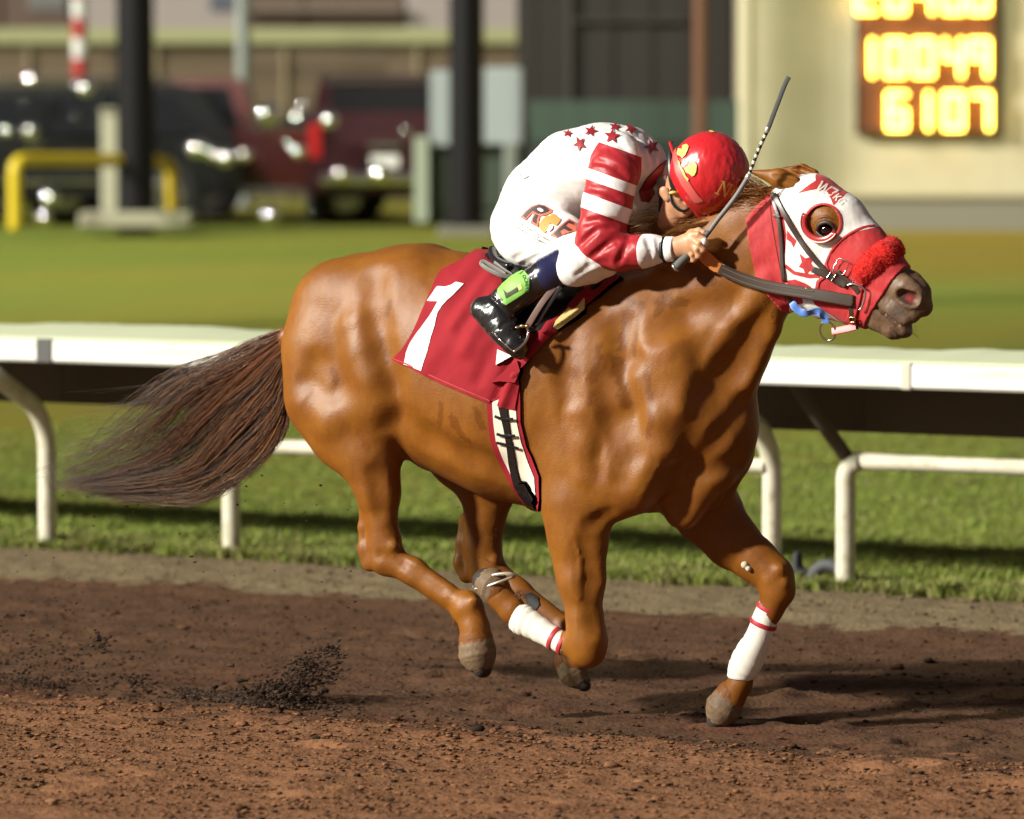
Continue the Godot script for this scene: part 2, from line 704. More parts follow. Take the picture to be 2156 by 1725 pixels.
func drape_net(poly: PackedVector2Array, ps: Array, off: float, step: float, skirt: bool, wave: Variant) -> Net:
	var near := near_prims(ps, poly)
	var pts := PackedVector2Array()
	var n := poly.size()
	for i in n:
		var a := poly[i]
		var b := poly[(i + 1) % n]
		var k := maxi(1, int(ceil(a.distance_to(b) / step)))
		for j in k: pts.append(a.lerp(b, float(j) / k))
	var ring := pts.size()
	var outline := pts.duplicate()
	var r := Rect2(poly[0], Vector2.ZERO)
	for p in poly: r = r.expand(p)
	var row := 0
	var y := r.position.y + step * 0.37
	while y < r.end.y:
		var x := r.position.x + step * (0.3 if row % 2 else 0.8)
		while x < r.end.x:
			var p := Vector2(x, y)
			if Geometry2D.is_point_in_polygon(p, outline):
				var ok := true
				for j in ring:
					if p.distance_squared_to(outline[j]) < step * step * 0.3:
						ok = false
						break
				if ok: pts.append(p)
			x += step
		y += step * 0.87
		row += 1
	var tri := Geometry2D.triangulate_delaunay(pts)
	var m := Net.new()
	var bad := {}
	for i in pts.size():
		var p := hit(near, pts[i].x, pts[i].y)
		if p == Vector3.INF:
			bad[i] = true
			p = Vector3.ZERO
			m.v.append(p); m.n.append(Vector3.UP)
			continue
		var g := grad(near, p)
		var o := off
		if wave != null: o += wave.call(pts[i], p)
		m.v.append(p + g * o)
		m.n.append(g)
	for t in range(0, tri.size(), 3):
		var a := tri[t]; var b := tri[t + 1]; var c := tri[t + 2]
		if bad.has(a) or bad.has(b) or bad.has(c): continue
		if not Geometry2D.is_point_in_polygon((pts[a] + pts[b] + pts[c]) / 3.0, outline): continue
		if (pts[b] - pts[a]).cross(pts[c] - pts[a]) > 0: m.i.append_array([a, b, c])
		else: m.i.append_array([a, c, b])
	if wave != null: average_normals(m)
	if skirt:
		for i in ring:
			var j := (i + 1) % ring
			if bad.has(i) or bad.has(j): continue
			var b0 := m.v.size()
			for e: int in [i, j]:
				var g := m.n[e]
				m.v.append(m.v[e]); m.v.append(m.v[e] - g * (off + 0.002))
				var nn := (m.v[j] - m.v[i]).cross(g).normalized()
				m.n.append(nn); m.n.append(nn)
			m.i.append_array([b0, b0 + 1, b0 + 2, b0 + 2, b0 + 1, b0 + 3])
	return m

func V2(list: Array) -> PackedVector2Array:
	var o := PackedVector2Array()
	for i in range(0, list.size(), 2): o.append(Vector2(list[i], list[i + 1]))
	return o

func star(x: float, y: float, r: float, turn: float, sx := 1.0, inner := 0.4) -> PackedVector2Array:
	var o := PackedVector2Array()
	for i in 10:
		var a := turn + TAU * i / 10.0
		var q := r if i % 2 == 0 else r * inner
		o.append(Vector2(x + sin(a) * q * sx, y - cos(a) * q))
	return o

# lettering laid on a body: origin and right/down directions in pixels
func lettering(s: String, ps: Array, x: float, y: float, right: Vector2, height: float, off: float, at: Vector3, slant := 0.0, font_name := "Droid Sans", weight := 700, squeeze := 1.0) -> ArrayMesh:
	var f := SystemFont.new()
	f.font_names = [font_name]
	f.font_weight = weight
	var t := TextMesh.new()
	t.text = s
	t.font = f
	t.font_size = 48
	t.pixel_size = 1.0 / 36.0
	t.depth = 0.0
	t.curve_step = 4.0
	t.horizontal_alignment = HORIZONTAL_ALIGNMENT_LEFT
	var arr := t.get_mesh_arrays()
	var v: PackedVector3Array = arr[Mesh.ARRAY_VERTEX]
	var ix: PackedInt32Array = arr[Mesh.ARRAY_INDEX]
	var rd := right.normalized()
	var dn := Vector2(-rd.y, rd.x)
	var pts := PackedVector2Array()
	for p in v:
		pts.append(Vector2(x, y) + rd * (p.x * squeeze + p.y * slant) * height - dn * p.y * height)
	var near := near_prims(ps, pts)
	var m := Net.new()
	var bad := {}
	var memo := {}
	for i in pts.size():
		var key := Vector2i(pts[i] * 64.0)
		if not memo.has(key):
			var p := hit(near, pts[i].x, pts[i].y)
			memo[key] = [p, grad(near, p) if p != Vector3.INF else Vector3.UP]
		var e: Array = memo[key]
		if e[0] == Vector3.INF: bad[i] = true
		m.v.append(e[0] + e[1] * off if not bad.has(i) else Vector3.ZERO)
		m.n.append(e[1])
	var cnt := ix.size() if ix.size() else v.size()
	for k in range(0, cnt, 3):
		var a := ix[k] if ix.size() else k
		var b := ix[k + 1] if ix.size() else k + 1
		var c := ix[k + 2] if ix.size() else k + 2
		if bad.has(a) or bad.has(b) or bad.has(c): continue
		var cr := (pts[b] - pts[a]).cross(pts[c] - pts[a])
		if absf(cr) < 1e-5: continue
		if cr > 0: m.i.append_array([a, b, c])
		else: m.i.append_array([a, c, b])
	return to_mesh(m, at, null)

# ------------------------------------------------------------------ the place
func W(x: float, y: float, w: float) -> Vector3:       # point of the plane parallel to the rail, w metres towards the track from the origin
	var d := ray(x, y)
	return cam_pos + d * ((w - side.dot(cam_pos)) / side.dot(d))

func uw(u: float, w: float, h := 0.0) -> Vector3:
	return fwd * u + side * w + Vector3.UP * h

func land(x: float, z: float) -> float:                 # height of the infield
	var t := clampf((-8.0 - z) / 34.0, 0.0, 1.0)
	return 0.66 * t * t * (3.0 - 2.0 * t)

func spaced(a: float, b: float, fine0: float, fine1: float, step: float) -> PackedFloat32Array:
	var o := PackedFloat32Array()
	var x := fine0
	var s := step
	var left := []
	while x > a:
		s *= 1.25
		x -= s
		left.append(x)
	left.reverse()
	for v: float in left: o.append(v)
	x = fine0
	while x < fine1:
		o.append(x)
		x += step
	s = step
	while x < b:
		o.append(x)
		s *= 1.25
		x += s
	o.append(b)
	return o

func dirt_height(u: float, w: float) -> float:
	var h := 0.014 * noise.get_noise_2d(u * 1.6, w * 3.0) + 0.010 * noise.get_noise_2d(u * 7.0 + 40, w * 9.0) + 0.004 * noise.get_noise_2d(u * 18.0, w * 32.0 + 9)
	h += 0.008 * sin(w * 9.0 + 2.0 * noise.get_noise_2d(u * 0.8, w)) * smoothstep(-3.2, -2.4, w) * (1.0 - smoothstep(-0.3, 0.6, w))
	h += 0.035 * smoothstep(-3.1, -3.7, w) * (1.0 - smoothstep(-4.3, -4.9, w))
	return h

func build_track() -> void:
	var us := spaced(-120, 120, -5.2, 3.2, 0.03)
	var ws := spaced(-5.4, 40, -5.2, 2.4, 0.03)
	var nu := us.size()
	var m := Net.new()
	for w in ws:
		for u in us:
			var p := uw(u, w, dirt_height(u, w) - 0.004 - (0.03 if w < -5.1 else 0.0))
			m.v.append(p)
			m.n.append(Vector3.UP)
			var e := 0.35 * noise.get_noise_2d(u * 1.1, w * 1.6) + 0.22 * noise.get_noise_2d(u * 5.0, w * 7.0) + 0.12 * noise.get_noise_2d(u * 17.0, w * 21.0)
			# three soils: the dry bank along the rail, the freshly harrowed lane, the trodden outer lane; ragged edges where they meet
			var c := DIRT_MID
			if w + 3.45 + e * 0.42 < 0.0: c = DIRT_RAIL
			elif w - 0.05 + e * 1.1 > 0.0: c = DIRT_FRONT
			var red := clampf(noise.get_noise_2d(u * 0.7 + 90, w * 2.6) * 1.6 - 0.1, 0, 1) * smoothstep(-1.6, -0.6, w) * (1.0 - smoothstep(0.0, 0.7, w))
			c = c.lerp(Color(0.125, 0.046, 0.026), red * 0.55)
			c = c * (1.0 + 0.22 * noise.get_noise_2d(u * 2.0, w * 7.0) + 0.12 * noise.get_noise_2d(u * 16.0 + 5, w * 40.0))
			m.c.append(Color(c.r, c.g, c.b))
	for j in ws.size() - 1:
		for i in nu - 1:
			var a := j * nu + i
			m.i.append_array([a, a + 1, a + nu, a + 1, a + nu + 1, a + nu])
	# hoof prints
	for k in 70:
		var hu := rng.randf_range(-4.2, 2.8)
		var hw := rng.randf_range(-2.6, 1.9)
		var rad := rng.randf_range(0.05, 0.085)
		var dep := rng.randf_range(0.012, 0.028)
		for j in range(maxi(ws.bsearch(hw - 0.2), 0), mini(ws.bsearch(hw + 0.2), ws.size())):
			for i in range(maxi(us.bsearch(hu - 0.2), 0), mini(us.bsearch(hu + 0.2), nu)):
				var q := Vector2((us[i] - hu) / 1.25, ws[j] - hw).length() / rad
				m.v[j * nu + i].y += -dep * exp(-q * q * q) + dep * 0.7 * exp(-pow((q - 1.45) * 2.4, 2.0))
	average_normals(m)
	if m.n[0].y < 0:
		for t in range(0, m.i.size(), 3):
			var x := m.i[t]
			m.i[t] = m.i[t + 1]
			m.i[t + 1] = x
		average_normals(m)
	var soil := mat(Color.WHITE, 0.95, 0.0, 0.25)
	soil.vertex_color_use_as_albedo = true
	soil.albedo_texture = noise_tex(0.035, [[0.0, Color(0.55, 0.52, 0.5)], [0.42, Color(0.9, 0.9, 0.9)], [0.6, Color(1, 1, 1)], [1.0, Color(1.0, 1.0, 1.0)]], 512, 5, 31)
	soil.normal_enabled = true
	soil.normal_texture = noise_tex(0.05, [], 512, 5, 33, true, 6.0)
	soil.normal_scale = 0.5
	triplanar(soil, Vector3(1.3, 1.3, 1.3))
	var o := part("track", to_mesh(m, Vector3.ZERO, soil), self)
	o.set_meta("kind", "structure")
	tag(o, "brown harrowed dirt racetrack")
	# loose clods lying on it
	var kinds := []
	for k in 3:
		kinds.append(lump(100 + k, 7, 5, 0.9))
	var col := [DIRT_FRONT * 0.55, DIRT_FRONT * 0.9, Color(0.035, 0.022, 0.016)]
	for k in 3:
		var mm := MultiMesh.new()
		mm.transform_format = MultiMesh.TRANSFORM_3D
		mm.use_colors = true
		mm.mesh = kinds[k]
		var cnt := 6500
		mm.instance_count = cnt
		for i in cnt:
			var near := rng.randf() < 0.72
			var u := rng.randf_range(-4.6, 3.0)
			var w := rng.randf_range(-0.1, 2.3) if near else rng.randf_range(-4.8, 0.2)
			var s := 0.0022 + 0.0055 * pow(rng.randf(), 3.0)
			if rng.randf() < 0.010: s *= 2.6
			var b := Basis.from_euler(Vector3(rng.randf() * 6, rng.randf() * 6, rng.randf() * 6)).scaled(Vector3(s * 1.5, s * 0.7, s))
			mm.set_instance_transform(i, Transform3D(b, uw(u, w, dirt_height(u, w) + s * 0.25)))
			var base := DIRT_FRONT if w > 0.0 else (DIRT_RAIL if w < -3.4 else DIRT_MID)
			var c: Color = base * rng.randf_range(0.45, 1.1)
			if rng.randf() < 0.12: c = Color(0.03, 0.02, 0.015)
			mm.set_instance_color(i, Color(c.r, c.g, c.b))
		var mi := MultiMeshInstance3D.new()
		mi.name = numbered("dirt_clods")
		mi.multimesh = mm
		var dm := mat(Color.WHITE, 0.95, 0.0, 0.2)
		dm.vertex_color_use_as_albedo = true
		mi.material_override = dm
		add_child(mi, true)
		tag(mi, ["small crumbs of dirt scattered over the track", "coarse crumbs of dirt scattered over the track", "dark lumps of dirt scattered over the track"][k], "dirt", "", "stuff")
	# the spray that a hoof has just thrown up, and crumbs in the air
	var mm := MultiMesh.new()
	mm.transform_format = MultiMesh.TRANSFORM_3D
	mm.use_colors = true
	mm.mesh = lump(140, 7, 5, 1.0)
	var spots := []
	for i in 7000:
		var t := pow(rng.randf(), 0.9)
		var strand := rng.randi_range(0, 6)
		var c := Vector2(455 + strand * 14, 1514).lerp(Vector2(560 + strand * 26, 1470 - strand * 15), t)
		c += Vector2(rng.randfn(0, 30 * (1.0 - t * 0.4)), rng.randfn(0, 15 * (0.5 + t)))
		c.y = minf(c.y, 1524)
		spots.append([c, rng.randfn(0, 0.07), 0.0006 + 0.0058 * pow(rng.randf(), 4.0)])
	for i in 26: spots.append([Vector2(rng.randfn(560, 60), rng.randfn(1480, 28)), rng.randfn(0, 0.06), rng.randf_range(0.007, 0.013)])
	for i in 1400: spots.append([Vector2(rng.randfn(530, 80), 1514 + rng.randfn(0, 6)), rng.randf_range(-0.15, 0.15), 0.0012 + 0.006 * pow(rng.randf(), 2.0)])
	for i in 1500:
		var c := Vector2(rng.randfn(70, 100), rng.randfn(1420, 55))
		if c.x < -60 or c.y > 1500: continue
		spots.append([c, rng.randf_range(-0.2, 0.2), 0.0008 + 0.0050 * pow(rng.randf(), 3.0)])
	for k: Array in [[285, 1440, 14], [90, 1452, 22], [640, 1395, 12], [695, 1372, 9], [210, 1350, 10]]:
		for i in 90: spots.append([Vector2(rng.randfn(k[0], k[2]), rng.randfn(k[1], k[2] * 0.8)), rng.randfn(0, 0.03), 0.0008 + 0.0055 * pow(rng.randf(), 2.0)])
	for i in 260: spots.append([Vector2(rng.randf_range(20, 760), rng.randf_range(1000, 1330)), rng.randf_range(-0.2, 0.2), 0.0007 + 0.0032 * pow(rng.randf(), 3.0)])
	for i in 40: spots.append([Vector2(rng.randf_range(840, 1180), rng.randf_range(1000, 1180)), rng.randf_range(-0.2, 0.2), rng.randf_range(0.0008, 0.0022)])
	mm.instance_count = spots.size()
	for i in spots.size():
		var s: float = spots[i][2]
		var c: Vector2 = spots[i][0]
		var p := H(c.x, c.y, spots[i][1])
		p.y = maxf(p.y, 0.004)
		mm.set_instance_transform(i, Transform3D(Basis.from_euler(Vector3(rng.randf() * 6, rng.randf() * 6, rng.randf() * 6)).scaled(Vector3(s * rng.randf_range(1.0, 2.2), s * rng.randf_range(0.6, 1.1), s)), p))
		var f := rng.randf_range(0.4, 1.7)
		mm.set_instance_color(i, Color(0.046 * f, 0.028 * f, 0.020 * f))
	var fly := MultiMeshInstance3D.new()
	fly.name = numbered("flying_dirt")
	fly.multimesh = mm
	var fm := mat(Color.WHITE, 0.95, 0.0, 0.2)
	fm.vertex_color_use_as_albedo = true
	fly.material_override = fm
	add_child(fly, true)
	tag(fly, "spray of dark dirt kicked up behind the horse's hooves", "dirt", "", "stuff")

func lump(sd: int, seg: int, ring: int, rough: float) -> ArrayMesh:
	var m := Net.new()
	for j in ring + 1:
		for i in seg:
			var a := TAU * i / seg
			var b := PI * j / ring
			var d := Vector3(sin(b) * cos(a), cos(b), sin(b) * sin(a))
			m.v.append(d * (1.0 + rough * noise.get_noise_3dv(d * 1.7 + Vector3.ONE * sd)))
			m.n.append(d)
	for j in ring:
		for i in seg:
			var a := j * seg + i
			var b := j * seg + (i + 1) % seg
			m.i.append_array([a, b, a + seg, b, b + seg, a + seg])
	average_normals(m)
	return to_mesh(m, Vector3.ZERO, null)

func build_infield() -> void:
	var us := spaced(-160, 160, -7, 5, 0.12)
	var ws := spaced(-130, -4.75, -9.0, -4.8, 0.08)
	var nu := us.size()
	var m := Net.new()
	for w in ws:
		for u in us:
			var edge := w
			if w > -5.0: edge = w + 0.10 * noise.get_noise_2d(u * 2.2, 4.0) + 0.05 * noise.get_noise_2d(u * 9.0, 8.0) - 0.05
			var p := uw(u, edge)
			p.y = land(p.x, p.z) + 0.012 + 0.02 * noise.get_noise_2d(u * 1.2, w * 1.2) + 0.012 * smoothstep(-4.75, -4.95, edge)
			if w > -4.9: p.y = 0.002
			m.v.append(p)
			m.n.append(Vector3.UP)
			# green turf with dry patches
			var n1 := noise.get_noise_2d(p.x * 0.25, p.z * 0.10)
			var n2 := noise.get_noise_2d(p.x * 1.3, p.z * 0.5)
			var c := GRASS * (1.0 + 0.18 * n1 + 0.18 * n2)
			var dry := clampf(0.22 + noise.get_noise_2d(p.x * 0.22 + 3, p.z * 0.16) * 2.0, 0, 1)
			if p.x > 2.6 + noise.get_noise_2d(p.z * 0.4, 1.0) and p.z < -30.0 + 2.5 * noise.get_noise_2d(p.x * 0.5, 6.0): dry = 1.2      # worn dry turf before the building
			c = c.lerp(GRASS_DRY, dry * 0.7)
			m.c.append(Color(c.r, c.g, c.b))
	for j in ws.size() - 1:
		for i in nu - 1:
			var a := j * nu + i
			m.i.append_array([a, a + nu, a + 1, a + 1, a + nu, a + nu + 1])
	average_normals(m)
	if m.n[nu * 4 + 9].y < 0:
		for t in range(0, m.i.size(), 3):
			var x := m.i[t]
			m.i[t] = m.i[t + 1]
			m.i[t + 1] = x
		average_normals(m)
	var gm := mat(Color.WHITE, 0.95, 0.0, 0.2)
	gm.vertex_color_use_as_albedo = true
	gm.albedo_texture = noise_tex(0.06, [[0.0, Color(0.45, 0.5, 0.4)], [0.5, Color(0.95, 0.95, 0.9)], [1.0, Color(1, 1, 1)]], 512, 4, 41)
	gm.normal_enabled = true
	gm.normal_texture = noise_tex(0.08, [], 512, 4, 42, true, 6.0)
	triplanar(gm, Vector3(0.9, 0.9, 0.9))
	var o := part("infield_lawn", to_mesh(m, Vector3.ZERO, gm), self)
	o.set_meta("kind", "structure")
	tag(o, "mown infield lawn behind the rail")
	# grass blades close to the rail
	var tuft := Net.new()
	for k in 7:
		var a := TAU * k / 7.0 + 0.3 * k
		var lean := Vector3(cos(a), 0, sin(a))
		var wd := Vector3(-lean.z, 0, lean.x) * 0.05
		var b0 := tuft.v.size()
		var off := lean * 0.12 * (k % 3)
		for q: Array in [[0.0, 1.0], [0.5, 0.85], [1.0, 0.0]]:
			var t: float = q[0]
			var c := off + lean * (0.45 * t * t * (0.5 + 0.12 * k)) + Vector3.UP * (t * (0.75 + 0.05 * k))
			tuft.v.append(c - wd * (q[1] as float))
			tuft.v.append(c + wd * (q[1] as float))
		tuft.i.append_array([b0, b0 + 1, b0 + 2, b0 + 1, b0 + 3, b0 + 2, b0 + 2, b0 + 3, b0 + 4])
	tuft.n.resize(tuft.v.size())
	average_normals(tuft)
	var mm := MultiMesh.new()
	mm.transform_format = MultiMesh.TRANSFORM_3D
	mm.use_colors = true
	mm.mesh = to_mesh(tuft, Vector3.ZERO, null)
	var cnt := 90000
	mm.instance_count = cnt
	for i in cnt:
		var u := rng.randf_range(-9.5, 2.8)
		var w := -4.72 - 10.5 * pow(rng.randf(), 1.35)
		if w > -5.05: w += 0.10 * noise.get_noise_2d(u * 2.2, 4.0)
		var p := uw(u, w)
		p.y = land(p.x, p.z) + 0.005
		var tall := rng.randf_range(0.022, 0.058) * (1.25 if w > -5.6 else 1.0)
		if noise.get_noise_2d(u * 1.5, w * 1.5) > 0.35: tall *= 1.4
		mm.set_instance_transform(i, Transform3D(Basis(Vector3.UP, rng.randf() * TAU).scaled(Vector3(tall * 1.3, tall, tall * 1.3)), p))
		var f := rng.randf_range(0.6, 1.35)
		var c := GRASS_BLADE * f
		if rng.randf() < 0.16 or (w > -5.2 and rng.randf() < 0.35): c = Color(0.24, 0.22, 0.085) * f
		mm.set_instance_color(i, Color(c.r, c.g, c.b))
	var mi := MultiMeshInstance3D.new()
	mi.name = numbered("grass")
	mi.multimesh = mm
	var bm := mat(Color.WHITE, 0.7, 0.0, 0.3)
	bm.vertex_color_use_as_albedo = true
	bm.backlight_enabled = true
	bm.backlight = Color(0.25, 0.3, 0.1)
	mi.material_override = bm
	add_child(mi, true)
	tag(mi, "short green grass growing under and behind the white rail", "grass", "", "stuff")

func build_rail() -> void:
	var at := uw(-3.0, -4.9)
	var r := thing("running_rail", "white inside running rail with goosenecked pipe posts along the track", "rail", at)
	var white := mat(Color(0.80, 0.80, 0.76), 0.5, 0.0, 0.4)
	white.albedo_texture = noise_tex(0.01, [[0.0, Color(0.7, 0.68, 0.6)], [0.4, Color(0.96, 0.95, 0.92)], [1.0, Color(1, 1, 1)]], 256, 5, 51)
	triplanar(white, Vector3(0.8, 2.5, 0.8))
	var pipe := mat(Color(0.64, 0.61, 0.51), 0.6)
	pipe.albedo_texture = noise_tex(0.02, [[0.0, Color(0.45, 0.4, 0.3)], [0.35, Color(0.85, 0.82, 0.75)], [1.0, Color(1, 1, 1)]], 256, 5, 52)
	triplanar(pipe, Vector3(1.5, 1.5, 1.5))
	var uf := func(x: float) -> float: return fwd.dot(W(x, 760, -4.4))
	# fascia boards, joined at the clamps
	var joints := [-14.0, uf.call(97.0), uf.call(1912.0), 8.0]
	for i in 3:
		var l: float = joints[i + 1] - joints[i] - 0.012
		var mid: float = (joints[i + 1] + joints[i]) * 0.5
		var o := part("fascia", box(Vector3(l, 0.113, 0.035), 0.012), r, white, uw(mid, -4.4, 1.0265) - at)
		o.rotation.y = -YAW
	for k: Array in [[97.0, 0.095, Color(0.065, 0.06, 0.06)], [1912.0, 0.05, Color(0.5, 0.48, 0.4)]]:
		var o := part("clamp", box(Vector3(k[1], 0.121, 0.047), 0.006), r, mat(k[2], 0.6), uw(uf.call(k[0]), -4.4, 1.0265) - at)
		o.rotation.y = -YAW
	# cover sheet over the top with its uneven back edge
	var cv := Net.new()
	var n := 420
	for i in n:
		var u := lerpf(-13.9, 7.9, i / (n - 1.0))
		var wob := 0.5 + 0.5 * sin(u * 2.3 + 2.0 * noise.get_noise_2d(u * 0.7, 3.0)) * 0.8 + 0.3 * noise.get_noise_2d(u * 3.0, 1.0)
		for q: Array in [[-4.385, 1.085], [-4.42, 1.094], [-4.62, 1.098 + 0.008 * wob], [-4.9, 1.100 + 0.02 * wob], [-5.08 - 0.04 * wob, 1.106 + 0.028 * wob], [-5.10 - 0.04 * wob, 1.088 + 0.02 * wob], [-4.9, 1.084], [-4.42, 1.0835]]:
			cv.v.append(uw(u, q[0], q[1]))
			cv.n.append(Vector3.UP)
	for i in n - 1:
		for s in 8:
			var a := i * 8 + s
			var b := i * 8 + (s + 1) % 8
			cv.i.append_array([a, b, a + 8, b, b + 8, a + 8])
	average_normals(cv)
	if cv.n[2].y < 0:
		for t in range(0, cv.i.size(), 3):
			var x := cv.i[t]
			cv.i[t] = cv.i[t + 1]
			cv.i[t + 1] = x
		average_normals(cv)
	var cm := mat(Color(0.58, 0.62, 0.42), 0.7)
	part("cover", to_mesh(cv, at, cm), r)
	# board below the cover; the shade there is put into its dark colour
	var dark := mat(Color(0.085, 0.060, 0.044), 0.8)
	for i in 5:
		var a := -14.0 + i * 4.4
		var o := part("shade_board", box(Vector3(4.398, 0.335, 0.022), 0.002), r, dark, uw(a + 2.2, -4.95, 0.895) - at)
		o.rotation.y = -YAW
	# posts: [foot px, gooseneck or elbow]
	for k: Array in [[100.0, 1157.0, 0], [487.0, 1174.0, 1], [1625.0, 1234.0, 0], [1780.0, 1243.0, 2], [2560.0, 1285.0, 0]]:
		var b := G(k[0], k[1], 0.0)
		var rad := 0.046
		if k[2] == 0:
			var pts := [b - Vector3.UP * 0.05, b + Vector3.UP * 0.28, b + Vector3.UP * 0.50]
			for i in range(1, 9):
				var a := PI * 0.5 * i / 8.0 * 0.72
				pts.append(b + Vector3.UP * (0.50 + 0.30 * sin(a)) + (side * 0.97 - fwd * 0.1) * (0.30 * (1.0 - cos(a))))
			pts.append((pts[-1] as Vector3) + (side * 0.45 + Vector3.UP * 0.22))
			part("post", tube(pts, [rad], at, 16), r, pipe)
		else:
			var sg := 1.0
			var el := 0.60 if k[2] == 2 else 0.56
			var pts := [b - Vector3.UP * 0.05, b + Vector3.UP * 0.3, b + Vector3.UP * (el - 0.08)]
			for i in range(1, 6):
				var a := PI * 0.5 * i / 5.0
				pts.append(b + Vector3.UP * (el - 0.08 + 0.08 * sin(a)) + fwd * (sg * 0.08 * (1.0 - cos(a))))
			part("post", tube(pts, [rad], at, 16), r, pipe)
			var e: Vector3 = pts[-1]
			var long := fwd.dot(G(1625, 1234, 0.0) - b) - 0.1 if k[2] == 1 else 3.2
			part("lower_rail", tube([e - fwd * 0.01, e + fwd * 0.2, e + fwd * long], [0.040, 0.036, 0.036], at, 14), r, pipe)
			part("brace", tube([b + Vector3.UP * (el + 0.02), b + Vector3.UP * 1.04 + side * 0.42 - fwd * 0.12], [0.034], at, 10), r, dark)  # strut in shadow: the shade is painted with the dark colour
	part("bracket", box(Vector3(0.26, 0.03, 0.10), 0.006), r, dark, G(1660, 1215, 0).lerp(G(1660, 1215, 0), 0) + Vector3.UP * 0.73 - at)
	# dark rubber pieces lying by the post
	var rub := mat(Color(0.030, 0.030, 0.034), 0.75)
	var b1 := G(1742, 1238, 0.0)
	var arc := []
	for i in 13:
		var a := lerpf(0.15, 2.6, i / 12.0)
		arc.append(b1 + Vector3.UP * (0.095 * sin(a) + 0.01) + fwd * (-0.09 * cos(a)) - side * 0.02)
	var t1 := thing("rubber_hose", "dark grey curved rubber hose lying against the rail post", "hose", b1)
	part("hose", tube(arc, [0.030], b1, 12), t1, mat(Color(0.055, 0.055, 0.06), 0.7))
	var b2 := G(1692, 1226, 0.0)
	var t2 := thing("rubber_block", "dark wedge shaped rubber block at the foot of rail post", "block", b2)
	var wedge := []
	wedge.append(prim(b2 + Vector3.UP * 0.03 - fwd * 0.03, b2 + Vector3.UP * 0.03 + fwd * 0.05, 0.035, 0.03, 0.05, 0.05, 0.02))
	wedge.append(prim(b2 + Vector3.UP * 0.03 - fwd * 0.035, b2 + Vector3.UP * 0.13 - fwd * 0.03, 0.035, 0.018, 0.045, 0.03, 0.02))
	part("block", to_mesh(net(wedge, 0.008), b2, rub), t2)

# ------------------------------------------------------------------ beyond the lawn
func at_depth(x: float, d: float) -> Vector3:
	var p := Z(x, 236.0, d)
	return Vector3(p.x, land(p.x, p.z), p.z)

func hy(y: float, d: float) -> float:                  # height of what shows at pixel row y at that depth
	return Z(1078, y, d).y

func slab(called: String, parent: Node3D, x0: float, y0: float, x1: float, y1: float, d: float, thick: float, m: Material, bevel := 0.02) -> MeshInstance3D:
	var a := Z(x0, y0, d)
	var b := Z(x1, y1, d)
	return part(called, box(Vector3(absf(b.x - a.x), absf(b.y - a.y), thick), bevel), parent, m, (a + b) * 0.5 - Vector3(0, 0, thick * 0.5) - parent.position)

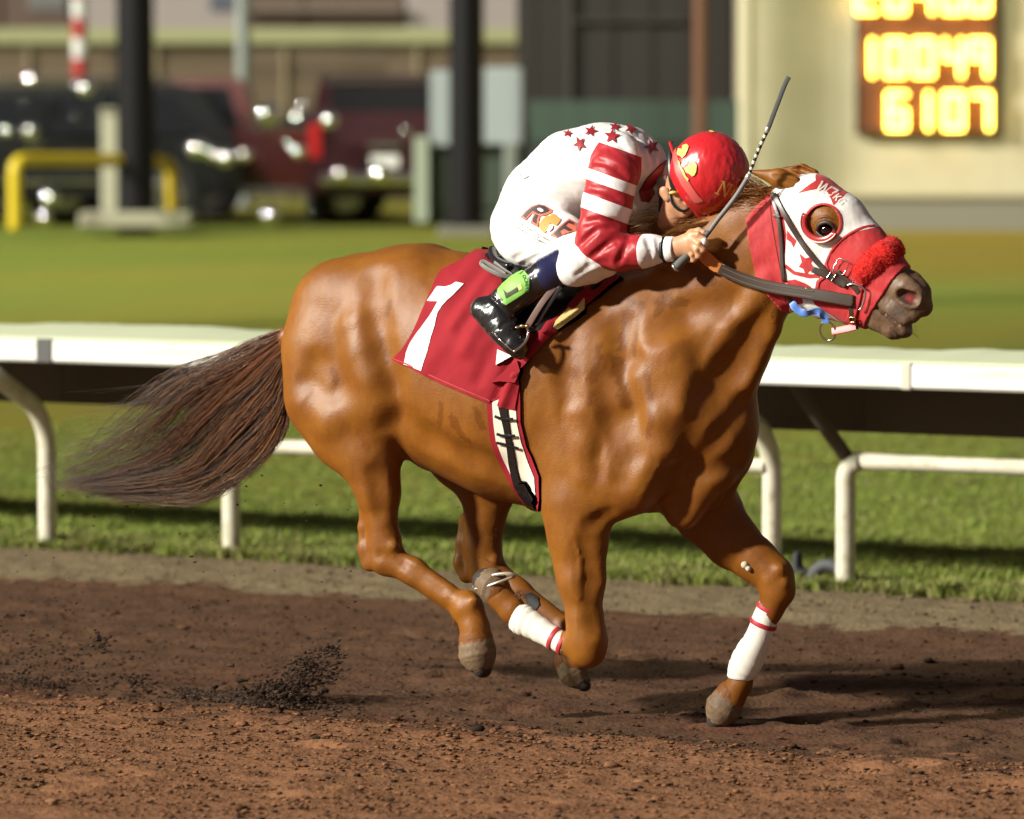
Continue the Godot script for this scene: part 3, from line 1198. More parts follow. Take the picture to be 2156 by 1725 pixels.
func build_far() -> void:
	var d := 58.0
	# the pale building with the tote board
	var bt := at_depth(1900, d)
	var bl := thing("track_building", "cream panelled building with a grey concrete footing behind the lawn", "building", bt)
	var cream := mat(Color(0.60, 0.545, 0.37), 0.8)
	cream.albedo_texture = noise_tex(0.01, [[0.0, Color(0.85, 0.84, 0.8)], [1.0, Color(1, 1, 1)]], 256, 4, 61)
	triplanar(cream, Vector3(0.3, 0.3, 0.3))
	var edges := [1572.0, 1772.0, 2110.0, 2450.0, 2800.0]
	for i in 4: slab("wall_panel", bl, edges[i] + 1.0, -700, edges[i + 1] - 1.0, 416, d, 0.3, cream, 0.03)
	slab("wall", bl, 1574, -690, 2798, 415, d + 0.16, 4.0, mat(Color(0.3, 0.25, 0.16), 0.9), 0.01)
	slab("corner_board", bl, 1562, -700, 1580, 416, d - 0.04, 0.3, mat(Color(0.63, 0.575, 0.39), 0.8))
	slab("footing", bl, 1568, 415, 2800, 500, d - 0.06, 0.4, mat(Color(0.23, 0.215, 0.16), 0.9))
	slab("sill", bl, 1566, 408, 2800, 421, d - 0.10, 0.12, mat(Color(0.30, 0.27, 0.17), 0.9))
	var ed := d - 0.12
	var st := Z(1950, 280, ed)
	var sb := thing("scoreboard", "brown tote scoreboard with glowing yellow digits on the cream wall", "scoreboard", st)
	slab("backing", sb, 1808, -90, 2092, 279, ed, 0.10, mat(Color(0.13, 0.045, 0.016), 0.6), 0.01)
	var fr := mat(Color(0.05, 0.025, 0.015), 0.6)
	slab("frame", sb, 1804, -92, 1810, 283, ed - 0.02, 0.12, fr, 0.01)
	slab("frame", sb, 2090, -92, 2096, 283, ed - 0.02, 0.12, fr, 0.01)
	slab("frame", sb, 1810, 277, 2090, 283, ed - 0.02, 0.12, fr, 0.01)
	var glow := mat(Color(0.9, 0.6, 0.1), 0.5)
	glow.emission_enabled = true
	glow.emission = Color(1.0, 0.62, 0.075).linear_to_srgb()
	glow.emission_energy_multiplier = 9.5
	for g: Array in [["2", 1825, -22], ["0", 1888, -22], ["4", 1946, -22], ["0", 2008, -22], ["0", 2063, -22], ["1", 1837, 122], ["0", 1885, 122], ["0", 1945, 122], ["4", 2007, 122], ["9", 2063, 122], ["6", 1889, 234], ["1", 1955, 234], ["0", 2008, 234], ["7", 2066, 234]]:
		digit(sb, g[0], g[1], g[2] + (11 if g[2] < 0 else 0), ed - 0.07, glow)
	var al := AreaLight3D.new()
	al.name = "scoreboard_light"
	al.area_size = Vector2(1.6, 1.6)
	al.light_color = Color(1.0, 0.75, 0.3)
	al.light_energy = 0.8
	al.shadow_enabled = true
	sb.add_child(al)
	al.position = Z(1950, 130, ed - 0.2) - st
	al.rotation.y = PI
	# stable block; dark boards stand in for its unlit open front
	var dk := 61.0
	var dt := at_depth(1330, dk)
	var stb := thing("stable_block", "stable block beside the cream building with its shaded open front painted as dark brown boards", "building", dt)
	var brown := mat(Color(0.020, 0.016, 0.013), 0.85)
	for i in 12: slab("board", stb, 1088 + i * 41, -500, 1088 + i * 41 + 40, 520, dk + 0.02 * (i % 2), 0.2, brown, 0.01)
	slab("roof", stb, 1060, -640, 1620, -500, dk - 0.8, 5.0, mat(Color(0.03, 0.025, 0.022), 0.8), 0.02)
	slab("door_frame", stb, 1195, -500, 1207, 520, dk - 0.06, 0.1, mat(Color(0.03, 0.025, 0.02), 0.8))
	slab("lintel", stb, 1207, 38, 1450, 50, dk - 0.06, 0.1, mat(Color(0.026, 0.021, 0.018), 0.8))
	var gt := at_depth(1340, dk - 1.0)
	var gw := thing("green_wall", "low green board wall in front of the dark stable block", "wall", gt)
	var green := mat(Color(0.042, 0.068, 0.050), 0.8)
	for i in 8: slab("board", gw, 1115 + i * 56.5, 212, 1115 + i * 56.5 + 55.5, 300, dk - 1.0, 0.06, green, 0.01)
	slab("board_base", gw, 1115, 301, 1566, 520, dk - 0.98, 0.06, mat(Color(0.026, 0.034, 0.027), 0.8))
	var pt := at_depth(1474, 59.0)
	var rp := thing("rust_post", "slim rust brown steel post before the dark stable block", "post", pt)
	part("post", tube([pt - Vector3.UP * 0.1, pt + Vector3.UP * 3.0, pt + Vector3.UP * 7.0], [0.095], pt, 16), rp, mat(Color(0.13, 0.055, 0.026), 0.7))
	part("foot_plate", box(Vector3(0.34, 0.04, 0.34), 0.005), rp, mat(Color(0.10, 0.05, 0.03), 0.7), Vector3(0, 0.02, 0))
	# two floodlight poles
	for k: Array in [[285.0, 80.0, 56.0, "thick black steel pole standing on a concrete base beside yellow barrier"], [982.0, 74.0, 56.0, "thick black steel pole standing before the grey electrical cabinet"]]:
		var b := at_depth(k[0], k[2])
		var po := thing("light_pole", k[3], "pole", b, "black floodlight poles on the lawn")
		var rad: float = k[1] * 0.5 / 9504.0 * k[2]
		var bm := mat(Color(0.006, 0.005, 0.006), 0.6, 0.0, 0.3)
		part("shaft", tube([b, b + Vector3.UP * 4.0, b + Vector3.UP * 9.0], [rad, rad * 0.98, rad * 0.9], b, 24), po, bm)
		part("flange", tube([b + Vector3.UP * 0.14, b + Vector3.UP * 0.20], [rad * 1.25], b, 24), po, bm)
		if k[0] < 500.0: slab("concrete_base", po, 165, 447, 400, 482, k[2] - 0.5, 1.0, mat(Color(0.30, 0.28, 0.20), 0.9), 0.03)
		else: part("concrete_base", box(Vector3(0.7, 0.16, 0.7), 0.02), po, mat(Color(0.16, 0.15, 0.12), 0.9), Vector3(0, 0.06, 0))
	# grey cabinets by the second pole
	var ct := at_depth(1000, 57.5)
	var cb := thing("electrical_cabinet", "pale grey electrical panel over a dark green cabinet behind black pole", "cabinet", ct)
	var grey := mat(Color(0.30, 0.335, 0.345), 0.6)
	slab("panel", cb, 906, 148, 1000, 308, 57.4, 0.12, grey)
	slab("panel", cb, 1003, 142, 1100, 305, 57.4, 0.12, grey)
	slab("cabinet", cb, 900, 306, 1092, 470, 57.6, 0.5, mat(Color(0.045, 0.058, 0.042), 0.6))
	slab("door", cb, 925, 320, 1000, 440, 57.55, 0.05, mat(Color(0.035, 0.048, 0.034), 0.6))
	slab("door", cb, 1010, 320, 1080, 440, 57.55, 0.05, mat(Color(0.035, 0.048, 0.034), 0.6))
	slab("post", cb, 872, 288, 904, 470, 57.3, 0.15, mat(Color(0.30, 0.34, 0.26), 0.7))
	slab("post", cb, 1062, 300, 1090, 470, 57.3, 0.15, mat(Color(0.20, 0.22, 0.19), 0.7))
	# yellow pipe barrier
	var yt := at_depth(190, 54.0)
	var yb := thing("pipe_barrier", "bright yellow bent steel pipe barrier round the black pole", "barrier", yt)
	var yel := mat(Color(0.55, 0.40, 0.012), 0.45)
	var bp := []
	var dy := 54.0
	for q: Array in [[31, 486], [31, 400], [31, 360], [36, 345], [50, 337], [80, 337], [200, 337], [300, 338], [335, 340], [352, 346], [360, 362], [362, 400], [364, 470]]:
		bp.append(Z(q[0], q[1], dy + 2.8 * (q[0] - 31.0) / 330.0))
	var fine := curve(bp, 70)
	part("pipe", tube(fine, [0.082], yt, 16), yb, yel)
	# far fence and stand
	var fd := 78.0
	var ft := at_depth(450, fd)
	var fn := thing("board_fence", "long tan board fence with a pale cap rail behind the parked cars", "fence", ft)
	var tan := [mat(Color(0.135, 0.096, 0.056), 0.85), mat(Color(0.108, 0.076, 0.044), 0.85), mat(Color(0.145, 0.105, 0.066), 0.85)]
	for j in 9:
		for i in 4: slab("plank", fn, -60 + i * 292.0, 95 + j * 38.0, -60 + i * 292.0 + 290.0, 95 + j * 38.0 + 36.0, fd + 0.015 * ((i + j) % 2), 0.05, tan[(i * 7 + j * 5) % 3], 0.008)
	slab("cap_rail", fn, -70, 60, 1100, 93, fd - 0.12, 0.25, mat(Color(0.33, 0.34, 0.17), 0.7))
	for x: float in [60.0, 330.0, 600.0, 880.0]: slab("fence_post", fn, x - 6, 93, x + 6, 440, fd - 0.06, 0.12, mat(Color(0.24, 0.19, 0.11), 0.8))
	var sd := 84.0
	var sk := at_depth(500, sd)
	var stand := thing("grandstand", "far stand with pale pink and brown wall panels above fence", "building", sk)
	var pink := mat(Color(0.36, 0.31, 0.29), 0.8)
	var brn := mat(Color(0.13, 0.088, 0.066), 0.85)
	for k: Array in [[-80, -60, 10, brn], [-10, -150, 150, brn], [150, -150, 318, pink], [322, -150, 500, pink], [504, -150, 640, brn], [644, -150, 850, brn], [854, -150, 1100, pink]]:
		slab("wall_panel", stand, k[0], -600, k[2], 75, sd, 0.3, k[3], 0.03)
	slab("ledge", stand, 500, 14, 850, 26, sd - 0.2, 0.3, mat(Color(0.22, 0.17, 0.13), 0.8))
	slab("window", stand, 440, -40, 500, 22, sd - 0.05, 0.1, mat(Color(0.12, 0.13, 0.16), 0.2))
	slab("window", stand, 60, -40, 140, 24, sd - 0.05, 0.1, mat(Color(0.18, 0.17, 0.17), 0.2))
	slab("wall", stand, -80, -598, 1100, 520, sd + 0.35, 4.0, brn, 0.02)
	# slim posts
	var zp := at_depth(168, 66.0)
	var zz := thing("striped_post", "slim red and white striped marker post behind black car", "post", zp)
	for i in 16:
		var b := zp + Vector3.UP * (i * 0.29)
		part("band", tube([b, b + Vector3.UP * 0.29], [0.105], zp, 14), zz, mat(Color(0.62, 0.62, 0.58), 0.6) if i % 2 == 0 else mat(Color(0.36, 0.025, 0.02), 0.6))
	var gp := at_depth(512, 72.0)
	var gpo := thing("grey_post", "slim pale grey steel post in front of tan fence", "post", gp)
	part("shaft", tube([gp, gp + Vector3.UP * 3.0, gp + Vector3.UP * 6.0], [0.11], gp, 14), gpo, mat(Color(0.24, 0.26, 0.24), 0.7))
	part("collar", tube([gp, gp + Vector3.UP * 0.12], [0.16], gp, 14), gpo, mat(Color(0.2, 0.2, 0.19), 0.7))
	var wp := at_depth(236, 57.5)
	var wpo := thing("cream_post", "short cream marker post beside the thick black pole", "post", wp)
	slab("shaft", wpo, 212, 232, 250, 450, 57.5, 0.18, mat(Color(0.36, 0.34, 0.25), 0.7))
	slab("cap", wpo, 209, 228, 253, 236, 57.45, 0.26, mat(Color(0.3, 0.28, 0.2), 0.7))
	build_cars()
	# asphalt where the cars stand; its dark colour also paints the shadow under them
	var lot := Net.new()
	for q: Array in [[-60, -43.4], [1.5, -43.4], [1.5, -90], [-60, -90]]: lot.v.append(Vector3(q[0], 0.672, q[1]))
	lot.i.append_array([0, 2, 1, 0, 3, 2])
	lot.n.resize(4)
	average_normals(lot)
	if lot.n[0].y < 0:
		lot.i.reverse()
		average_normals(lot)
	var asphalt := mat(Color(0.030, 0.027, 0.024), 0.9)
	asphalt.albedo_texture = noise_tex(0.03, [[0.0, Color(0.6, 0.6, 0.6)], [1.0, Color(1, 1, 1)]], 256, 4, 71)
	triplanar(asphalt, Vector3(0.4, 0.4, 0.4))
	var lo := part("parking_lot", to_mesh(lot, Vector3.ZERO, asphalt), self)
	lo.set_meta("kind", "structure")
	# chrome balls added on the cars to throw glints of the floodlights
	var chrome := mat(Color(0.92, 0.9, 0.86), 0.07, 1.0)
	for k: Array in [["pickup_truck", "bed_glint_ball", 565, 242, 0.20], ["pickup_truck", "bed_glint_ball", 583, 242, 0.13], ["pickup_truck", "cab_glint_ball", 416, 312, 0.17], ["pickup_truck", "door_handle_and_glint", 446, 324, 0.13], ["pickup_truck", "door_handle_and_glint", 474, 332, 0.15], ["pickup_truck", "fuel_cap_and_glint", 515, 325, 0.12], ["pickup_truck", "side_glint_ball", 628, 318, 0.12], ["pickup_truck", "bed_end_glint_ball", 692, 253, 0.15], ["wagon_car", "rear_glint_ball", 718, 366, 0.12], ["wagon_car", "bumper_glint_ball", 800, 368, 0.17], ["wagon_car", "tailgate_glint_ball", 855, 275, 0.07], ["pickup_truck", "wheel_glint_ball", 568, 455, 0.16], ["black_car", "wheel_glint_ball", 106, 415, 0.14], ["black_car", "wheel_glint_ball", 92, 457, 0.13], ["black_car", "cab_glint_ball", 63, 276, 0.14], ["black_car", "roof_glint_ball", 66, 166, 0.12], ["black_car", "roof_glint_ball", 180, 187, 0.14], ["black_car", "door_handle_and_glint", 12, 275, 0.10], ["wagon_car", "rail_glint_ball", 640, 222, 0.08]]:
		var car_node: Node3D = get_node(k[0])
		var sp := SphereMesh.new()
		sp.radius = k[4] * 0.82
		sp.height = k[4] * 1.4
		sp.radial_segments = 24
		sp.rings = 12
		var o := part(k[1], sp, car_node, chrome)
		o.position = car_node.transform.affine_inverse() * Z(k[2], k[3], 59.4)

func digit(sb: Node3D, ch: String, x: float, y: float, d: float, m: Material) -> void:
	var seg := {"0": "abcdef", "1": "m", "2": "abged", "4": "fgbc", "6": "afedcg", "7": "abc", "9": "gfabc"}
	var w := 17.0
	var h := 35.0
	if ch == "1": w = 0.0
	var L := {"a": [-w, -h, w, -h], "b": [w, -h, w, 0], "c": [w, 0, w, h], "d": [-w, h, w, h], "e": [-w, 0, -w, h], "f": [-w, -h, -w, 0], "g": [-w, 0, w, 0], "m": [0, -h, 0, h]}
	var n := Net.new()
	for s: String in seg[ch]:
		var q: Array = L[s]
		var a := Z(x + q[0], y + q[1], d)
		var b := Z(x + q[2], y + q[3], d)
		# a row of lamps that touch one another
		add_tube(n, [a + (a - b).normalized() * 0.03, a, b, b + (b - a).normalized() * 0.03], [0.013, 0.030, 0.030, 0.013], 8)
	average_normals(n)
	part("digit", to_mesh(n, sb.position, null), sb, m)

# ------------------------------------------------------------------ parked cars
# profile: outline of the body seen from the side, in metres (x along the car, y up); glass: outline of the side windows
func car(called: String, label: String, at: Vector3, yaw: float, profile: Array, glass: Array, width: float, wheels: Array, paint: Material, extra: Dictionary) -> void:
	var o := thing(called, label, "car", at, "cars parked behind the lawn")
	o.rotation.y = yaw
	o.scale = Vector3.ONE * 1.13
	var hw := width * 0.5
	var pts := PackedVector2Array()
	for i in range(0, profile.size(), 2): pts.append(Vector2(profile[i], profile[i + 1]))
	var tri := Geometry2D.triangulate_polygon(pts)
	var roof := 0.0
	for p in pts: roof = maxf(roof, p.y)
	var belt: float = extra.belt
	var half := func(p: Vector2) -> float: return hw - (0.16 * clampf((p.y - belt) / (roof - belt), 0, 1) if p.y > belt else 0.03 * clampf((belt - p.y) / belt, 0, 1))
	var m := Net.new()
	var n := pts.size()
	for s: float in [1.0, -1.0]:
		for p in pts: m.v.append(Vector3(p.x, p.y, s * half.call(p)))
	for t in range(0, tri.size(), 3):
		m.i.append_array([tri[t], tri[t + 1], tri[t + 2], tri[t] + n, tri[t + 2] + n, tri[t + 1] + n])
	for i in n:
		var j := (i + 1) % n
		var a := m.v.size()
		for p: Vector2 in [pts[i], pts[j]]:
			m.v.append(Vector3(p.x, p.y, half.call(p)))
			m.v.append(Vector3(p.x, p.y, -half.call(p)))
		m.i.append_array([a, a + 2, a + 1, a + 2, a + 3, a + 1])
	m.n.resize(m.v.size())
	average_normals(m)
	part("body", to_mesh(m, Vector3.ZERO, null), o, paint)
	var gm := mat(Color(0.012, 0.013, 0.015), 0.06, 0.0, 0.6)
	for g: Array in glass:
		var q := PackedVector2Array()
		for i in range(0, g.size(), 2): q.append(Vector2(g[i], g[i + 1]))
		var tr := Geometry2D.triangulate_polygon(q)
		for s: float in [1.0, -1.0]:
			var w := Net.new()
			for p in q: w.v.append(Vector3(p.x, p.y, s * (half.call(p) + 0.008)))
			for t in range(0, tr.size(), 3): w.i.append_array([tr[t], tr[t + 1], tr[t + 2]] if s > 0 else [tr[t], tr[t + 2], tr[t + 1]])
			w.n.resize(w.v.size())
			average_normals(w)
			part("window", to_mesh(w, Vector3.ZERO, null), o, gm)
	var tyre := mat(Color(0.018, 0.017, 0.017), 0.85)
	var rim := mat(Color(0.45, 0.44, 0.42), 0.25, 0.9)
	for x: float in wheels:
		for s: float in [1.0, -1.0]:
			var c := Vector3(x, 0.37, s * (hw - 0.10))
			var wz := part("wheel", tube([c - Vector3(0, 0, 0.12), c - Vector3(0, 0, 0.10), c + Vector3(0, 0, 0.10), c + Vector3(0, 0, 0.12)], [0.33, 0.37, 0.37, 0.33], Vector3.ZERO, 26), o, tyre)
			part("rim", tube([c + Vector3(0, 0, s * 0.10), c + Vector3(0, 0, s * 0.135), c + Vector3(0, 0, s * 0.115)], [0.23, 0.22, 0.05], Vector3.ZERO, 20), wz, rim)
			part("wheel_arch", tube([c + Vector3(0, 0.02, s * 0.0), c + Vector3(0, 0.02, s * 0.107)], [0.46, 0.46], Vector3.ZERO, 26), o, mat(Color(0.008, 0.008, 0.008), 0.9))
	var chrome := mat(Color(0.8, 0.8, 0.8), 0.12, 1.0)
	for b: Array in extra.chrome:
		part(b[0], tube([Vector3(b[1], b[2], b[3]), Vector3(b[4], b[5], b[6])], [b[7]], Vector3.ZERO, 14), o, chrome)
	for b: Array in extra.lamps:
		part(b[0], box(Vector3(b[4], b[5], b[6]), 0.02), o, b[7], Vector3(b[1], b[2], b[3]))

func build_cars() -> void:
	var red := mat(Color(0.075, 0.004, 0.006), 0.3, 0.0, 0.5)
	red.clearcoat_enabled = true
	red.clearcoat = 0.5
	red.clearcoat_roughness = 0.10
	var black := mat(Color(0.005, 0.005, 0.006), 0.4, 0.0, 0.4)
	black.clearcoat_enabled = true
	black.clearcoat = 0.3
	black.clearcoat_roughness = 0.10
	var maroon := mat(Color(0.028, 0.003, 0.005), 0.3, 0.0, 0.5)
	maroon.clearcoat_enabled = true
	maroon.clearcoat = 0.5
	maroon.clearcoat_roughness = 0.10
	var tail := mat(Color(0.45, 0.02, 0.02), 0.2)
	var lampm := mat(Color(0.75, 0.74, 0.7), 0.1, 0.0, 0.7)
	# pickup, nose to the left, its tail by the wagon
	var a := at_depth(520, 62.5)
	car("pickup_truck", "red pickup truck parked with its tail toward the dark wagon", a + Vector3(-0.45, 0, 0), 0.0,
		[-2.75, 0.42, -2.75, 0.98, -2.62, 1.08, -1.55, 1.16, -0.95, 1.66, -0.75, 1.76, 0.25, 1.78, 0.42, 1.70, 0.52, 1.16, 0.60, 1.14, 2.55, 1.14, 2.62, 1.08, 2.64, 0.48, 2.3, 0.40, -2.4, 0.38],
		[[-1.40, 1.18, -0.90, 1.62, -0.36, 1.66, -0.36, 1.18], [-0.28, 1.18, -0.28, 1.66, 0.22, 1.66, 0.36, 1.18]], 1.95, [-1.75, 1.62], red,
		{"belt": 1.15, "chrome": [["bed_rail", 0.6, 1.17, 0.94, 2.5, 1.17, 0.94, 0.028], ["mirror", -1.28, 1.22, 1.08, -1.20, 1.30, 1.10, 0.09], ["bumper", 2.70, 0.60, -0.8, 2.70, 0.60, 0.8, 0.09], ["side_step", -1.2, 0.42, 0.98, 1.1, 0.42, 0.98, 0.045], ["toolbox_latch", 1.0, 1.30, 0.55, 1.25, 1.30, 0.55, 0.07], ["door_handle_and_glint", 0.05, 1.05, 0.985, 0.22, 1.05, 0.985, 0.025], ["fuel_cap_and_glint", 0.9, 0.98, 0.965, 0.98, 0.98, 0.965, 0.06]],
		"lamps": [["tail_lamp", 2.60, 0.92, 0.90, 0.12, 0.34, 0.14, tail], ["tail_lamp", 2.60, 0.92, -0.90, 0.12, 0.34, 0.14, tail], ["toolbox", 0.95, 1.2, 0.0, 0.5, 0.22, 1.5, black]]})
	# dark wagon seen from behind
	var b := at_depth(812, 60.5)
	car("wagon_car", "dark maroon wagon seen from behind beside the grey cabinet", b + Vector3(0, 0, -2.2), -PI * 0.5,
		[-2.3, 0.40, -2.3, 0.92, -2.15, 1.02, -1.3, 1.10, -0.75, 1.62, -0.5, 1.74, 1.7, 1.80, 1.95, 1.72, 2.2, 1.12, 2.25, 1.0, 2.28, 0.44, 2.0, 0.36, -2.1, 0.36],
		[[-1.15, 1.12, -0.72, 1.56, 0.2, 1.62, 0.2, 1.12], [0.28, 1.12, 0.28, 1.62, 1.62, 1.64, 1.9, 1.12]], 1.85, [-1.45, 1.45], maroon,
		{"belt": 1.1, "chrome": [["bumper", 2.30, 0.58, -0.75, 2.30, 0.58, 0.75, 0.085], ["roof_rail", -0.4, 1.83, 0.70, 1.6, 1.85, 0.70, 0.03], ["roof_rail", -0.4, 1.83, -0.70, 1.6, 1.85, -0.70, 0.03], ["handle", 2.29, 0.98, -0.2, 2.29, 0.98, 0.2, 0.03], ["roof_edge", 1.98, 1.72, -0.68, 1.98, 1.72, 0.68, 0.03]],
		"lamps": [["tail_lamp", 2.22, 1.02, 0.82, 0.12, 0.42, 0.15, tail], ["tail_lamp", 2.22, 1.02, -0.82, 0.12, 0.42, 0.15, tail], ["rear_window", 2.08, 1.42, 0.0, 0.03, 0.46, 1.3, mat(Color(0.012, 0.013, 0.015), 0.06, 0.0, 0.6)], ["number_plate", 2.29, 0.78, 0.0, 0.03, 0.14, 0.34, lampm]]})
	# black car at the left
	var c := at_depth(90, 61.0)
	car("black_car", "black estate car parked behind the yellow barrier", c, 0.12,
		[-2.35, 0.40, -2.35, 0.90, -2.2, 1.0, -1.35, 1.08, -0.85, 1.55, -0.6, 1.66, 1.55, 1.70, 1.85, 1.62, 2.2, 1.08, 2.3, 0.98, 2.32, 0.44, 2.0, 0.36, -2.1, 0.36],
		[[-1.2, 1.1, -0.82, 1.5, 0.0, 1.55, 0.0, 1.1], [0.08, 1.1, 0.08, 1.55, 1.5, 1.56, 1.85, 1.1]], 1.86, [-1.5, 1.42], black,
		{"belt": 1.08, "chrome": [["roof_rail", -0.5, 1.73, 0.72, 1.5, 1.75, 0.72, 0.032], ["mirror", -1.1, 1.14, 1.0, -1.02, 1.2, 1.02, 0.08], ["sill_strip", -1.0, 0.55, 0.94, 1.0, 0.55, 0.94, 0.03], ["door_handle_and_glint", -0.2, 1.0, 0.94, 0.0, 1.0, 0.94, 0.03], ["door_handle_and_glint", 0.9, 1.0, 0.94, 1.1, 1.0, 0.94, 0.03], ["bumper", -2.36, 0.55, -0.8, -2.36, 0.55, 0.8, 0.07]],
		"lamps": [["head_lamp", -2.3, 0.86, 0.7, 0.14, 0.16, 0.32, lampm], ["head_lamp", -2.3, 0.86, -0.7, 0.14, 0.16, 0.32, lampm], ["tail_lamp", 2.26, 0.9, 0.78, 0.1, 0.26, 0.2, tail]]})
	# red car behind, glimpsed between the black one and the pole
	var e := at_depth(205, 66.0)
	car("red_car", "dark red car glimpsed between black car and pole", e, 0.05,
		[-2.2, 0.38, -2.2, 0.86, -2.05, 0.95, -1.2, 1.02, -0.7, 1.40, -0.4, 1.48, 0.9, 1.48, 1.25, 1.36, 1.9, 1.02, 2.15, 0.95, 2.2, 0.42, 1.9, 0.34, -2.0, 0.34],
		[[-1.05, 1.04, -0.66, 1.36, 0.1, 1.40, 0.1, 1.04], [0.18, 1.04, 0.18, 1.40, 0.85, 1.40, 1.4, 1.04]], 1.8, [-1.4, 1.4], red,
		{"belt": 1.02, "chrome": [["mirror", -0.95, 1.06, 0.95, -0.88, 1.12, 0.97, 0.07]], "lamps": [["tail_lamp", 2.15, 0.85, 0.75, 0.1, 0.2, 0.25, tail]]})

# ------------------------------------------------------------------ the horse
var horse := []        # its body field
var head := []         # the head alone (also in horse)
const NEAR := 0.155
const FAR := -0.155

func horse_field() -> void:
	var h := horse
	# trunk
	chain(h, [[748, 692, 0, 148, 120], [860, 716, 0, 200, 150], [975, 768, 0, 232, 166], [1090, 806, 0, 247, 182], [1200, 826, 0, 250, 172], [1310, 838, 0, 243, 140], [1400, 868, 0, 210, 118], [1462, 900, -0.01, 130, 105]], 0.05)
	# withers and spine
	chain(h, [[1240, 622, 0, 45, 40], [1330, 640, 0, 55, 42], [1400, 640, 0, 80, 50]], 0.06)
	# croup: the two hips with the groove of the spine between them
	for s: float in [1.0, -1.0]:
		chain(h, [[870 if s > 0 else 905, 622 if s > 0 else 605, 0.10 * s, 88, 66], [735 if s > 0 else 760, 640 if s > 0 else 625, 0.10 * s, 92, 62]], 0.05)
	# near hind quarter
	chain(h, [[712, 660, 0.12, 108, 60], [690, 740, 0.14, 100, 62], [700, 830, 0.145, 106, 60], [738, 902, NEAR, 92, 56], [778, 965, NEAR, 64, 50], [797, 1037, NEAR, 43, 38], [803, 1097, NEAR, 33, 28]], 0.05)
	chain(h, [[812, 690, 0.15, 84, 48], [806, 780, 0.17, 84, 50], [796, 860, 0.175, 60, 44], [806, 900, 0.165, 36, 34]], 0.06)
	chain(h, [[838, 800, 0.16, 30, 34], [842, 880, 0.15, 22, 26]], 0.05)                 # flank fold
	chain(h, [[803, 1097, NEAR, 33, 27], [810, 1140, NEAR, 35, 26], [812, 1172, NEAR, 36, 25]], 0.025)
	chain(h, [[768, 1060, NEAR, 12, 13], [766, 1110, NEAR, 11, 12], [769, 1155, NEAR, 15, 15], [778, 1186, NEAR, 18, 16]], 0.02)  # tendon and point of hock
	chain(h, [[815, 1178, NEAR, 34, 24], [872, 1204, NEAR, 27, 20], [945, 1254, NEAR, 26, 19]], 0.03)
	chain(h, [[850, 1206, NEAR - 0.012, 18, 12], [950, 1274, NEAR - 0.01, 16, 12]], 0.012)            # flexor tendon
	ball(h, 982, 1278, NEAR, 36, 27, 0.025)
	ball(h, 968, 1296, NEAR - 0.01, 17, 15, 0.015)
	chain(h, [[990, 1286, NEAR, 31, 25], [1000, 1322, NEAR, 31, 27], [1004, 1352, NEAR, 36, 33]], 0.02)
	# far hind leg
	chain(h, [[930, 850, -0.13, 130, 60], [985, 930, FAR, 105, 55], [1026, 1010, FAR, 72, 46], [1022, 1090, FAR, 40, 33], [1016, 1150, FAR, 38, 29], [1022, 1195, FAR, 40, 27]], 0.04)
	chain(h, [[978, 1090, FAR, 11, 12], [972, 1140, FAR, 11, 12], [970, 1186, FAR, 15, 15], [982, 1212, FAR, 17, 15]], 0.02)
	chain(h, [[1024, 1200, FAR, 38, 26], [1090, 1248, FAR, 28, 20], [1180, 1318, FAR, 27, 19]], 0.03)
	chain(h, [[1195, 1336, FAR, 34, 27], [1212, 1372, FAR, 28, 25], [1210, 1395, FAR, 32, 30]], 0.025)
	# near shoulder, upper arm and foreleg
	chain(h, [[1335, 640, 0.10, 60, 40], [1395, 760, 0.135, 82, 52], [1432, 868, 0.15, 74, 50]], 0.05)
	chain(h, [[1270, 730, 0.13, 75, 48], [1245, 850, 0.165, 92, 52], [1215, 970, 0.19, 86, 46], [1200, 1050, 0.195, 68, 44]], 0.06)
	chain(h, [[1430, 880, 0.145, 78, 50], [1330, 985, 0.165, 92, 52], [1232, 1062, 0.185, 66, 48]], 0.05)
	chain(h, [[1212, 1055, 0.185, 76, 52], [1217, 1120, 0.185, 66, 46], [1223, 1222, 0.18, 50, 38], [1232, 1310, 0.175, 38, 30], [1236, 1352, 0.17, 42, 32], [1238, 1372, 0.17, 36, 29]], 0.035)
	chain(h, [[1180, 1085, 0.185, 24, 20], [1190, 1190, 0.185, 18, 16]], 0.04)
	chain(h, [[1252, 1100, 0.20, 26, 16], [1256, 1220, 0.19, 17, 13]], 0.03)
	chain(h, [[1226, 1372, 0.17, 29, 24], [1190, 1356, 0.168, 20, 17], [1110, 1310, 0.165, 19, 16]], 0.025)
	chain(h, [[1078, 1284, 0.165, 31, 25], [1052, 1254, 0.165, 27, 24], [1040, 1240, 0.165, 30, 28]], 0.02)
	# far foreleg
	chain(h, [[1420, 980, -0.12, 105, 60], [1490, 1075, FAR, 74, 52], [1540, 1138, FAR, 58, 44], [1592, 1180, FAR, 46, 36], [1630, 1212, FAR, 40, 31], [1637, 1244, FAR, 35, 29], [1624, 1284, FAR, 23, 20], [1600, 1345, FAR, 19, 17], [1572, 1400, FAR, 20, 18]], 0.03)
	chain(h, [[1570, 1406, FAR, 23, 20], [1558, 1440, FAR, 25, 23], [1542, 1468, FAR, 30, 28]], 0.02)
